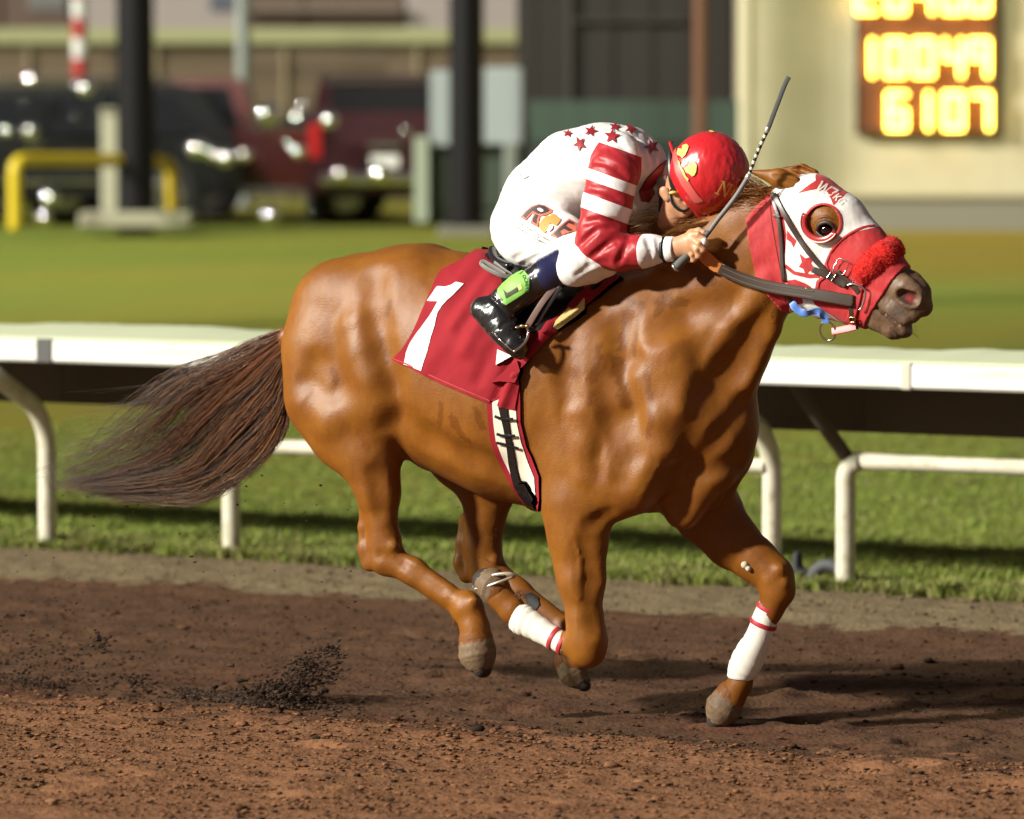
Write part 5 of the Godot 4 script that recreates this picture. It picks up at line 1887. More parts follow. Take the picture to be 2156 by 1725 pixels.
func hair(m: Net, ctrl: Array, r: float, c0: Color, c1: Color, n := 9) -> void:
	var b0 := m.v.size()
	var p := curve(ctrl, n)
	var u := Vector3(0.3, 0.5, 0.8).normalized()
	for i in n:
		var t: Vector3 = (p[mini(i + 1, n - 1)] - p[maxi(i - 1, 0)]).normalized()
		u = (u - t * u.dot(t)).normalized()
		var w := t.cross(u)
		var f := float(i) / (n - 1)
		var q := r * (1.0 - 0.75 * f * f)
		for s in 3:
			var a := TAU * s / 3.0
			var d := u * cos(a) + w * sin(a)
			m.v.append(p[i] + d * q)
			m.n.append(d)
			m.c.append(c0.lerp(c1, f))
	for i in n - 1:
		for s in 3:
			var a := b0 + i * 3 + s
			var b := b0 + i * 3 + (s + 1) % 3
			m.i.append_array([a, a + 3, b, b, a + 3, b + 3])

func jit(a: float) -> Vector2:
	return Vector2(rng.randf_range(-a, a), rng.randf_range(-a, a))

func build_tail(root: Node3D) -> void:
	var at := root.position
	var m := Net.new()
	var r := rng
	for i in 2300:
		var u := r.randf()
		var clump := floori(u * 30.0)
		var j := sin(clump * 12.9898) * 43758.5453
		j = (j - floorf(j)) - 0.5
		var j2 := sin(clump * 78.233) * 12543.123
		j2 = (j2 - floorf(j2)) - 0.5
		var lat := r.randf_range(-0.055, 0.055)
		var long := 0.62 + 0.38 * r.randf() + 0.16 * j
		var s := Vector2(616, 688).lerp(Vector2(604, 790), u * 0.9) + jit(6.0)
		var m1 := Vector2(520, 742).lerp(Vector2(600, 900), u) + jit(9.0) + Vector2(j * 26, j2 * 20)
		var m2 := Vector2(405, 835).lerp(Vector2(535, 985), u) + jit(12.0) + Vector2(j * 46, j2 * 40)
		var m3 := Vector2(275, 930).lerp(Vector2(430, 1046), pow(u, 0.75)) + jit(13.0) + Vector2(j * 56, j2 * 34)
		var e := Vector2(66, 1006).lerp(Vector2(225, 1040), pow(u, 0.6)) + Vector2(r.randf_range(-22, 70), r.randf_range(-9, 9) + j2 * 26)
		if u < 0.16 and r.randf() < 0.5:      # loose wisps off the top
			m2 += Vector2(-26, -22)
			m3 += Vector2(-16, -46 * r.randf())
			e += Vector2(30, -80 * r.randf())
		var c := [H(s.x, s.y, lat * 0.3), H(m1.x, m1.y, lat), H(m2.x, m2.y, lat * 1.2 + 0.02 * j)]
		if long > 0.66: c.append(H(m3.x, m3.y, lat * 1.1 + 0.03 * j))
		if long > 0.76: c.append(H(e.x, e.y, lat + 0.04 * j))
		var tone := (0.7 + 0.6 * r.randf()) * (1.0 + 0.5 * j2)
		var rc := Color(0.225, 0.072, 0.016) * tone
		var tip := Color(0.052, 0.030, 0.021) * tone
		if u > 0.35 and r.randf() < 0.25 + 0.5 * u: rc = Color(0.06, 0.030, 0.018) * tone
		if clump % 5 == 2:
			rc = Color(0.25, 0.10, 0.035) * tone
			tip = Color(0.13, 0.06, 0.03) * tone
		if r.randf() < 0.12: tip = Color(0.15, 0.065, 0.03) * tone
		hair(m, c, r.randf_range(0.0007, 0.0016), rc, tip, 14)
	for i in 200:                                     # single flying hairs
		var s := Vector2(r.randf_range(420, 545), r.randf_range(770, 990))
		var e := Vector2(r.randf_range(130, 360), s.y * 0.45 + 0.55 * r.randf_range(880, 1050) + r.randf_range(-20, 40))
		var md := s.lerp(e, 0.5) + Vector2(r.randf_range(-20, 20), r.randf_range(-5, 40))
		hair(m, [H(s.x, s.y, r.randf_range(-0.05, 0.05)), H(md.x, md.y, r.randf_range(-0.06, 0.06)), H(e.x, e.y, r.randf_range(-0.06, 0.08))], 0.0006, Color(0.06, 0.035, 0.022), Color(0.05, 0.03, 0.02), 10)
	var hm := mat(Color.WHITE, 0.42, 0.0, 0.45)
	hm.vertex_color_use_as_albedo = true
	var o := part("tail", to_mesh(m, at, hm), root)
	o.set_meta("kind", "stuff")
	var dock := []
	chain(dock, [[650, 680, 0, 26, 20], [608, 712, 0, 22, 17], [572, 748, 0, 16, 12], [545, 790, 0, 9, 7]], 0.03)
	var dn := net(dock, 0.008)
	dn.c.resize(dn.v.size())
	for i in dn.v.size(): dn.c[i] = Color(0.15, 0.045, 0.009)
	part("dock", to_mesh(dn, at, hm), root)

func build_mane(root: Node3D) -> void:
	var at := root.position
	var m := Net.new()
	var r := rng
	for i in 1500:
		var u := r.randf()
		var sx := lerpf(1628, 1395, u)
		var sy := 396.0 + 12.0 * sin(u * 3.0) + maxf(0, u - 0.25) * 118.0
		var s := Vector2(sx, sy + r.randf_range(-4, 34))
		var l := r.randf_range(24, 84)
		var up := r.randf_range(-0.45, 0.75)
		var m1 := s + Vector2(-l * 0.5, -l * up * 0.7)
		var e := s + Vector2(-l, -l * up * 0.6 + r.randf_range(-6, 10))
		var lat := r.randf_range(0.01, 0.075)
		var tone := 0.7 + 0.6 * r.randf()
		hair(m, [H(s.x, s.y, lat), H(m1.x, m1.y, lat + 0.025), H(e.x, e.y, lat + r.randf_range(0.0, 0.05))], r.randf_range(0.0007, 0.0016), Color(0.27, 0.10, 0.022) * tone, Color(0.33, 0.15, 0.045) * tone, 7)
	# the locks that blow across the helmet and chin
	for k: Array in [[[1585, 420], [1530, 405], [1500, 386], [1448, 364]], [[1590, 428], [1535, 416], [1490, 420], [1445, 428]], [[1570, 415], [1548, 385], [1535, 360]], [[1530, 482], [1480, 474], [1440, 478], [1404, 490]], [[1510, 496], [1460, 488], [1425, 494], [1396, 502]], [[1540, 462], [1500, 466], [1462, 476], [1430, 482]]]:
		for i in 16 if (k[0] as Array)[1] < 450 else 46:
			var c := []
			var n := k.size()
			for j in n:
				var sp := 2.0 + 3.0 * j
				c.append(H(k[j][0] + r.randf_range(-sp, sp), k[j][1] + r.randf_range(-sp, sp) * 0.55, 0.06 + 0.035 * j + r.randf_range(-0.008, 0.008)))
			var tone := 0.8 + 0.5 * r.randf()
			hair(m, c, r.randf_range(0.0005, 0.0010), Color(0.26, 0.09, 0.022) * tone, Color(0.36, 0.17, 0.06) * tone, 10)
	var hm := mat(Color.WHITE, 0.42, 0.0, 0.45)
	hm.vertex_color_use_as_albedo = true
	var o := part("mane", to_mesh(m, at, hm), root)
	o.set_meta("kind", "stuff")

# ------------------------------------------------------------------ tack
func build_tack() -> void:
	var leather := mat(Color(0.042, 0.024, 0.016), 0.42, 0.0, 0.5)
	leather.clearcoat_enabled = true
	leather.clearcoat = 0.3
	leather.clearcoat_roughness = 0.3
	var steel := mat(Color(0.75, 0.74, 0.72), 0.18, 1.0)
	var brass := mat(Color(0.72, 0.52, 0.2), 0.25, 1.0)
	var stitch := mat(Color(0.16, 0.12, 0.09), 0.7)
	# bridle
	var at := H(1700, 600, 0.06)
	var b := thing("bridle", "dark brown leather bridle worn over the red and white hood", "bridle", at)
	var hf := hood_field
	part("throat_strap", strap([1627.8, 410.6, 1635.8, 439.4, 1641.6, 461.8, 1646.0, 506.6, 1649.2, 551.4, 1652.4, 589.8], 8.0, 0.005, 0.0115, hf, at), b, leather)
	part("cheek_strap", strap([1632.6, 412.2, 1653.4, 449.0, 1671.0, 481.0, 1690.2, 513.0, 1712.6, 543.4, 1735.0, 567.4, 1751.0, 583.4, 1771.8, 601.0], 10.0, 0.005, 0.013, hf, at, 30), b, leather)
	part("keeper", strap([1632, 454, 1646, 459], 7.0, 0.008, 0.013, hf, at, 6), b, leather)
	part("cheek_strap", strap([1712.6, 567.4, 1735.0, 577.0, 1757.4, 586.6, 1783.0, 602.6], 13.0, 0.006, 0.015, hf, at, 12), b, leather)
	part("noseband", strap([1765.4, 570.6, 1783.0, 586.6, 1802.2, 602.6, 1811.8, 617.0], 12.0, 0.005, 0.014, hf, at, 16), b, leather)
	part("noseband", strap([1793, 622, 1795, 640, 1797, 664, 1806, 684], 11.0, 0.005, 0.013, hf, at, 14), b, leather)
	part("jaw_strap", strap([1656, 602, 1664, 628, 1672, 640], 8.0, 0.005, 0.012, hf, at, 10), b, leather)
	part("red_noseband", strap([1812, 588, 1808, 615, 1800, 650, 1792, 676], 18.0, 0.006, 0.0115, hf, at, 18), b, mat(Color(0.44, 0.03, 0.032), 0.7))
	for bk: Array in [[1776, 561, 13, 15, 0.5, steel], [1756, 581, 6, 10, 0.6, steel], [1704, 615, 5, 8, 0.3, brass], [1800, 673, 6, 5, 0.1, brass]]:
		var c := hit(near_prims(hf, V2([bk[0], bk[1]])), bk[0], bk[1])
		var pts := []
		for i in 17:
			var a := TAU * i / 16.0
			var q := Vector2(signf(cos(a)) * pow(absf(cos(a)), 0.35) * bk[2], signf(sin(a)) * pow(absf(sin(a)), 0.35) * bk[3]).rotated(bk[4])
			pts.append(hit(near_prims(hf, V2([bk[0], bk[1]])), bk[0] + q.x, bk[1] + q.y) + side * 0.021)
		if c != Vector3.INF: part("buckle", tube(pts, [0.0022], at, 6), b, bk[5])
	# bit ring
	var bit := []
	for q: Array in [[1784, 601], [1796, 598], [1812, 603], [1822, 612], [1821, 628], [1815, 646], [1809, 654]]: bit.append(H(q[0], q[1], 0.082))
	part("bit_ring", tube(curve(bit, 22), [0.004], at, 8), b, steel)
	# sheepskin roll over the nose
	var roll := []
	chain(roll, [[1818, 574, 0.062, 24, 22], [1836, 556, 0.056, 30, 26], [1860, 540, 0.03, 33, 27], [1872, 530, -0.01, 32, 27], [1874, 532, -0.05, 27, 24]], 0.01)
	var rn := net(roll, 0.0042)
	for i in rn.v.size():
		var p := rn.v[i]
		rn.v[i] = p + rn.n[i] * (0.003 * noise.get_noise_3dv(p * 55.0) + 0.0016 * noise.get_noise_3dv(p * 220.0))
	average_normals(rn)
	var fleece := mat(Color(0.55, 0.022, 0.018), 0.95, 0.0, 0.2)
	fleece.rim_enabled = true
	fleece.rim = 0.7
	part("shadow_roll", to_mesh(rn, at, fleece), b)
	var fz := Net.new()
	for i in 2200:
		var k := rng.randi_range(0, rn.v.size() - 1)
		var d := (rn.n[k] + Vector3(rng.randf_range(-0.6, 0.6), rng.randf_range(-0.6, 0.6), rng.randf_range(-0.6, 0.6))).normalized()
		hair(fz, [rn.v[k], rn.v[k] + d * 0.003, rn.v[k] + d * 0.0055 + Vector3(0, -0.001, 0)], 0.0009, Color(0.5, 0.02, 0.016), Color(0.55, 0.024, 0.02), 3)
	fleece = mat(Color.WHITE, 0.9)
	fleece.vertex_color_use_as_albedo = true
	var fo := part("fleece", to_mesh(fz, at, fleece), b)
	fo.set_meta("kind", "stuff")
	# lead ring with its ribbon and chin tab
	var ring := []
	for i in 25:
		var a := TAU * i / 24.0
		ring.append(H(1743, 697, 0.045) + (fwd * cos(a) * 0.85 + Vector3.UP * sin(a)) * (20.0 / 585.0) + side * 0.01 * sin(a))
	part("lead_ring", tube(ring, [0.0036], at, 8), b, steel)
	part("chin_tab", ribbon(Hs([[1752, 698, 0.047], [1765, 696, 0.046], [1785, 692, 0.044], [1802, 688, 0.042]]), [(side + Vector3.UP * 0.3).normalized()], [0.026], 0.006, at), b, mat(Color(0.62, 0.10, 0.10), 0.4))
	var bl := curve(Hs([[1668, 636, 0.085], [1676, 650, 0.09], [1694, 660, 0.088], [1712, 657, 0.082], [1727, 657, 0.075], [1735, 668, 0.066], [1739, 681, 0.058]]), 26)
	var bn := []
	for i in bl.size():
		var a := sin(i * 0.42) * 0.9
		bn.append((side * cos(a) + Vector3.UP * sin(a)).normalized())
	part("ribbon", ribbon(bl, bn, [0.026], 0.002, at), b, mat(Color(0.10, 0.22, 0.62), 0.45))
	# reins
	var rt := thing("rein", "brown leather rein with orange rubber grip running to the bit", "rein", H(1640, 590, 0.12))
	var line := curve(Hs([[1466, 528, 0.178], [1477, 534, 0.176], [1490, 546, 0.170], [1512, 563, 0.158], [1560, 586, 0.138], [1620, 604, 0.122], [1690, 616, 0.108], [1750, 626, 0.096], [1796, 634, 0.084]]), 50)
	var nr := [(side + Vector3(0, 0.15, 0)).normalized()]
	part("grip", ribbon(line.slice(1, 20), nr, [0.030, 0.032, 0.034, 0.036, 0.038, 0.040, 0.041, 0.042, 0.043, 0.044, 0.044, 0.044, 0.044, 0.044, 0.043, 0.043, 0.042, 0.042, 0.042], 0.008, rt.position), rt, mat(Color(0.60, 0.20, 0.045), 0.75))
	part("strap", ribbon(line.slice(19, 50), nr, [0.041], 0.006, rt.position), rt, leather)
	for o: float in [-0.010, 0.010]:
		var sl := []
		for p: Vector3 in line.slice(20, 40): sl.append(p + Vector3.UP * o + side * 0.0038)
		part("stitching", tube(sl, [0.0013], rt.position, 5), rt, stitch)
	var far := curve(Hs([[1430, 560, 0.10], [1442, 572, 0.09], [1425, 600, 0.04]]), 8)
	part("far_strap", ribbon(far, nr, [0.025], 0.005, rt.position), rt, mat(Color(0.12, 0.025, 0.015), 0.5))
	# saddle cloth
	var ct := H(1000, 700, 0.28)
	var cl := thing("saddle_cloth", "red saddle cloth with a white number seven on the horse's flank", "saddle cloth", ct)
	var rc := mat(Color(0.275, 0.013, 0.021), 0.8, 0.0, 0.3)
	rc.rim_enabled = true
	rc.rim = 0.12
	rc.normal_enabled = true
	rc.normal_texture = noise_tex(0.3, [], 256, 2, 12, true, 2.0)
	rc.normal_scale = 0.2
	triplanar(rc, Vector3(12, 12, 12), false)
	var crease := []
	for k: Array in [[1035, 585, 960, 690, 13, 0.012], [1050, 610, 985, 740, 16, 0.010], [1060, 700, 1010, 800, 14, -0.006], [1010, 560, 935, 640, 20, 0.010], [1075, 760, 1045, 850, 9, -0.008], [1160, 690, 1095, 790, 12, 0.012], [1200, 665, 1110, 770, 10, -0.008], [945, 720, 900, 775, 18, 0.006], [1085, 790, 1060, 850, 9, 0.010], [1240, 620, 1180, 680, 12, 0.010]]:
		crease.append(k)
	var wave := func(q: Vector2, p: Vector3) -> float:
		var o := 0.003 * noise.get_noise_2d(q.x * 0.012, q.y * 0.012) + 0.0016 * noise.get_noise_2d(q.x * 0.05, q.y * 0.05)
		for k: Array in crease:
			var a := Vector2(k[0], k[1])
			var ab := Vector2(k[2], k[3]) - a
			var t := clampf((q - a).dot(ab) / ab.length_squared(), 0, 1)
			var d := (q - a - ab * t).length() / (k[4] as float)
			o += 1.5 * (k[5] as float) * exp(-d * d)
		return o
	var cloth := V2([1000, 534, 978, 552, 930, 574, 922, 586, 896, 648, 871, 704, 850, 738, 832, 757, 930, 806, 1038, 851, 1087, 863, 1097, 810, 1098, 782, 1168, 703, 1235, 650, 1288, 606, 1312, 588, 1250, 572, 1150, 560, 1080, 548])
	part("cloth", drape(cloth, horse, 0.016, 7.0, ct, true, wave, true), cl, rc)
	part("number", drape(V2([903.5, 638.1, 924.5, 608.7, 932.9, 610.1, 944.1, 612.1, 955.3, 611.5, 966.5, 605.9, 981.9, 607.3, 969.3, 619.9, 958.1, 631.1, 938.5, 650.7, 925.9, 663.3, 920.3, 687.1, 913.3, 712.3, 904.9, 745.9, 895.1, 780.9, 875.5, 773.9, 855.9, 766.9, 860.1, 743.1, 868.5, 723.5, 882.5, 702.5, 896.5, 684.3, 913.3, 661.9, 928.7, 642.3]), horse, 0.0185, 6.0, ct, false, wave), cl, mat(Color(0.80, 0.77, 0.76), 0.7))
	part("binding", strap([836, 754, 930, 798, 1036, 843], 3.0, 0.003, 0.0195, horse, ct, 30), cl, mat(Color(0.36, 0.02, 0.028), 0.7))
	part("cloth_fold", drape(V2([1040, 806, 1060, 790, 1096, 762, 1102, 782, 1092, 806, 1060, 803]), horse, 0.034, 6.0, ct, true), cl, rc)
	# yellow pad under the saddle
	var pt := H(1210, 670, 0.28)
	var pd := thing("saddle_pad", "pale yellow foam pad showing under the front of saddle cloth", "pad", pt)
	part("foam", drape(V2([1168.1, 695.5, 1173.7, 681.5, 1198.9, 656.3, 1226.9, 631.1, 1234.7, 639.5, 1235.3, 659.1, 1215.7, 674.5, 1190.5, 689.9, 1176.5, 698.3]), horse, 0.026, 6.0, pt, true), pd, mat(Color(0.72, 0.56, 0.20), 0.85))
	part("foam", drape(V2([1014, 526, 1022, 519, 1040, 520, 1048, 530, 1035, 534]), horse, 0.028, 6.0, pt, true), pd, mat(Color(0.66, 0.56, 0.22), 0.85))
	# girth
	var gt := H(1090, 950, 0.3)
	var gi := thing("girth", "white elastic girth with red edges and black buckle strap", "girth", gt)
	var gp := V2([1027, 846, 1030, 890, 1034, 926, 1048, 962, 1066, 998, 1086, 1034, 1104, 1058, 1124, 1074, 1137, 1077, 1140, 1050, 1138, 1002, 1122, 962, 1110, 938, 1098, 888, 1097, 812])
	part("edging", drape(gp, horse, 0.010, 7.0, gt, true, null, true), gi, rc)
	part("webbing", drape(V2([1039, 846, 1042, 890, 1047, 926, 1062, 962, 1080, 998, 1100, 1036, 1118, 1060, 1130, 1058, 1134, 1040, 1130, 1004, 1112, 962, 1100, 930, 1091, 890, 1088, 850, 1060, 838]), horse, 0.013, 7.0, gt), gi, mat(Color(0.74, 0.68, 0.55), 0.7))
	var vinyl := mat(Color(0.012, 0.011, 0.012), 0.2, 0.0, 0.6)
	part("buckle_strap", drape(V2([1052, 850, 1056, 842, 1065, 840, 1071, 848, 1073, 870, 1080, 920, 1092, 975, 1100, 1008, 1114, 1010, 1122, 1020, 1130, 1040, 1136, 1056, 1130, 1068, 1116, 1060, 1104, 1046, 1096, 1036, 1086, 1018, 1076, 970, 1064, 900, 1056, 868]), horse, 0.018, 6.0, gt), gi, vinyl)
	part("buckle_knob", drape(V2([1098, 1012, 1112, 1010, 1122, 1022, 1136, 1050, 1132, 1062, 1110, 1040]), horse, 0.026, 6.0, gt), gi, vinyl)
	for k: Array in [[1047, 874, 1064, 880, 1086, 880], [1051, 910, 1066, 914, 1090, 914], [1051, 928, 1070, 932, 1097, 940]]:
		part("tie", strap(k, 6.0, 0.004, 0.022, horse, gt, 8), gi, vinyl)
	part("webbing", drape(V2([1052, 738, 1083, 752, 1049, 770]), horse, 0.024, 6.0, gt), gi, mat(Color(0.78, 0.74, 0.68), 0.7))
	# saddle
	var st := H(1150, 600, 0.2)
	var sd := thing("racing_saddle", "small black racing saddle under the crouching jockey", "saddle", st)
	part("flap", drape(V2([1046, 552, 1100, 560, 1180, 570, 1296, 582, 1262, 610, 1230, 634, 1180, 665, 1140, 700, 1118, 706, 1100, 690, 1070, 640]), horse, 0.024, 8.0, st), sd, vinyl)
	var seat := []
	chain(seat, [[1042, 545, 0, 16, 62], [1075, 552, 0, 14, 66], [1150, 570, 0, 12, 58], [1220, 580, 0, 12, 50]], 0.01)
	part("seat", to_mesh(net(seat, 0.007), st, vinyl), sd)
	part("cantle", tube(curve(Hs([[1036, 526, 0.05], [1038, 540, 0.10], [1050, 553, 0.14], [1075, 562, 0.17]]), 14), [0.016], st, 10), sd, vinyl)
	for k: Array in [[[1074, 583, 0.33], [1050, 578, 0.335], [1024, 565, 0.325], [1013, 555, 0.315], [1018, 551, 0.31], [1036, 561, 0.315], [1064, 578, 0.325]], [[1078, 580, 0.31], [1062, 570, 0.305], [1040, 553, 0.29]]]:
		part("strap_end", ribbon(curve(Hs(k), 18), [side], [0.016], 0.004, st), sd, mat(Color(0.10, 0.085, 0.075), 0.45))
	part("stirrup_leather", ribbon(curve(Hs([[1168, 604, 0.31], [1140, 640, 0.335], [1112, 686, 0.345]]), 10), [side], [0.024], 0.006, st), sd, mat(Color(0.085, 0.03, 0.018), 0.5))
	part("stirrup_leather", ribbon(curve(Hs([[1180, 604, 0.305], [1152, 644, 0.325], [1124, 690, 0.33]]), 10), [side], [0.020], 0.006, st), sd, vinyl)
	var iron := part("stirrup", tube(curve(Hs([[1086, 690, 0.385], [1104, 686, 0.37], [1112, 698, 0.365], [1109, 714, 0.375], [1098, 728, 0.39], [1081, 741, 0.41]]), 24), [0.0052], st, 8), sd, steel)
	part("tread", ribbon(Hs([[1040, 704, 0.385], [1060, 722, 0.39], [1082, 741, 0.395]]), [Vector3(0.7, 0.7, 0).normalized()], [0.05], 0.006, st), iron, steel)
	for x: float in [1099.0, 1110.0]:
		var s := SphereMesh.new()
		s.radius = 0.008
		s.height = 0.016
		part("rivet", s, iron, brass, H(x, 687, 0.375) - st)

# ------------------------------------------------------------------ the rider
var rider := []
var helmet_field := []
var boot_field := []

func rider_field() -> void:
	var r := rider
	# seat and back (tag 1 jersey, 2 breeches)
	chain(r, [[1112, 478, 0, 80, 84], [1150, 420, 0, 84, 88]], 0.04, 2)
	ball(r, 1112, 500, 0.075, 66, 52, 0.04, 2)
	ball(r, 1120, 495, -0.075, 62, 50, 0.04, 2)
	chain(r, [[1150, 420, 0, 86, 90], [1210, 368, 0, 90, 96], [1272, 342, 0, 78, 102], [1325, 338, 0, 64, 84], [1352, 346, 0, 48, 56]], 0.05, 1)
	chain(r, [[1300, 328, 0.135, 50, 34], [1352, 352, 0.09, 40, 34]], 0.04, 1)
	chain(r, [[1300, 322, -0.12, 48, 40], [1370, 420, -0.15, 42, 38]], 0.04, 1)
	chain(r, [[1300, 410, 0.02, 60, 60], [1352, 420, 0.0, 44, 56]], 0.05, 1)                                # chest
	# near thigh and knee
	chain(r, [[1124, 482, 0.10, 74, 50], [1180, 512, 0.17, 60, 44], [1236, 545, 0.225, 46, 36], [1246, 556, 0.23, 40, 34]], 0.035, 2)
	chain(r, [[1246, 552, 0.232, 30, 28], [1282, 560, 0.215, 22, 20]], 0.02, 2)
	chain(r, [[1242, 550, 0.25, 42, 36], [1214, 562, 0.268, 40, 38], [1204, 566, 0.270, 38, 36]], 0.015, 2)
	chain(r, [[1196, 520, 0.21, 34, 30], [1206, 556, 0.262, 36, 36]], 0.02, 2)
	# far thigh, knee and shin
	chain(r, [[1130, 482, -0.10, 70, 50], [1250, 530, -0.22, 46, 36]], 0.035, 2)
	chain(r, [[1250, 530, -0.23, 38, 34], [1140, 600, -0.31, 34, 32]], 0.02, 2)
	# near arm
	chain(r, [[1302, 334, 0.155, 50, 36], [1290, 372, 0.195, 54, 40], [1278, 430, 0.225, 52, 42], [1266, 492, 0.245, 50, 42], [1262, 518, 0.248, 46, 40]], 0.03, 3)
	chain(r, [[1262, 516, 0.248, 44, 40], [1306, 532, 0.245, 37, 36], [1352, 530, 0.235, 33, 32], [1378, 526, 0.222, 29, 26], [1394, 525, 0.214, 24, 20]], 0.025, 4)
	# far arm, reaching along the other side of the neck
	chain(r, [[1340, 360, -0.17, 46, 36], [1350, 470, -0.22, 42, 36], [1440, 520, -0.17, 28, 25]], 0.03, 4)
	# neck
	chain(r, [[1350, 350, 0.0, 36, 36], [1405, 396, 0.0, 34, 34]], 0.03, 6)
	# puckers of the satin, cut as shallow folds
	for e: Array in [[1218, 520, 1262, 480, 1300, 478], [1240, 545, 1290, 508, 1330, 500], [1300, 556, 1318, 520, 1322, 500], [1228, 470, 1268, 462, 1312, 470], [1246, 340, 1282, 346, 1318, 372], [1240, 396, 1270, 400, 1308, 424], [1362, 500, 1372, 530, 1366, 556], [1382, 505, 1390, 530, 1384, 552], [1085, 545, 1120, 525, 1160, 505], [1100, 558, 1140, 536, 1178, 520], [1215, 580, 1240, 560, 1280, 552], [1225, 590, 1250, 578, 1278, 570], [1340, 290, 1352, 318, 1362, 345], [1365, 288, 1372, 318, 1376, 350], [1300, 300, 1330, 330, 1344, 362], [1060, 470, 1080, 440, 1100, 420]]:
		var pr := near_prims(r, V2(e))
		var last := Vector3.INF
		for i in range(0, e.size(), 2):
			var p := hit(pr, e[i], e[i + 1])
			if p == Vector3.INF: continue
			p += grad(pr, p) * 0.0075
			if last != Vector3.INF: r.append(prim(last, p, 0.011, 0.011, 0.011, 0.011, 0.012, side, 0, true))
			last = p

var head_field := []
var hand_field := []

func rider_parts_field() -> void:
	# head: it hangs face down towards the mane
	var h := head_field
	chain(h, [[1462, 392, 0.060, 62, 50], [1478, 376, 0.060, 62, 50]], 0.02, 5)
	chain(h, [[1432, 420, 0.060, 44, 40], [1420, 452, 0.060, 32, 32], [1404, 470, 0.060, 20, 22]], 0.02, 5)     # jaw and chin
	chain(h, [[1452, 450, 0.060, 10, 9], [1470, 462, 0.060, 9, 10]], 0.012, 5)                                # nose
	chain(h, [[1424, 430, 0.110, 17, 12], [1440, 444, 0.105, 15, 10]], 0.015, 5)                           # cheek
	chain(h, [[1418, 474, 0.060, 10, 16], [1428, 470, 0.060, 8, 14]], 0.008, 5)                              # lips
	chain(h, [[1424, 466, 0.060, 2.5, 22], [1432, 470, 0.060, 2.5, 18]], 0.006, 5, true)
	chain(h, [[1398, 404, 0.132, 12, 5], [1404, 416, 0.132, 9, 5]], 0.006, 5)                            # ear
	chain(h, [[1442, 424, 0.132, 9, 8], [1452, 434, 0.122, 8, 8]], 0.012, 5, true)                       # eye hollow
	ball(h, 1446, 428, 0.112, 7, 7, 0.004, 5)
	# near hand on the rein and the crop
	var a := hand_field
	chain(a, [[1398, 524, 0.212, 20, 16], [1426, 521, 0.208, 21, 14], [1448, 516, 0.205, 24, 12], [1458, 508, 0.203, 20, 11]], 0.012, 5)
	var f := 6.4
	chain(a, [[1456, 494, 0.206, 7.4, 7.4], [1470, 494, 0.216, f, f], [1483, 505, 0.212, f, f], [1482, 517, 0.196, 6, 6]], 0.005, 5)
	chain(a, [[1457, 503, 0.208, 7.4, 7.4], [1472, 513, 0.220, f, f], [1481, 526, 0.212, f, f], [1474, 534, 0.196, 6, 6]], 0.005, 5)
	chain(a, [[1455, 512, 0.208, 7.2, 7.2], [1467, 525, 0.219, f, f], [1472, 538, 0.210, f, f], [1463, 544, 0.196, 5.6, 5.6]], 0.005, 5)
	chain(a, [[1450, 521, 0.206, 6.6, 6.6], [1457, 536, 0.214, 5.8, 5.8], [1461, 547, 0.206, 5.6, 5.6], [1453, 549, 0.194, 5.2, 5.2]], 0.005, 5)
	chain(a, [[1436, 506, 0.196, 8.5, 8], [1456, 490, 0.184, 7.6, 7.2], [1472, 486, 0.180, 7, 6.6], [1482, 490, 0.182, 6.2, 6]], 0.006, 5)   # thumb

func sleeve_or_not(p: Vector3) -> float:                 # > 0 on the sleeves
	var arm := 1e3
	var rest := 1e3
	for q: Prim in rider:
		if q.sub or p.distance_squared_to(q.c) > (q.reach + 0.06) * (q.reach + 0.06): continue
		var e := q.dist(p)
		if q.tag == 3 or q.tag == 4: arm = minf(arm, e)
		else: rest = minf(rest, e)
	return clampf(rest - arm, -0.1, 0.1)

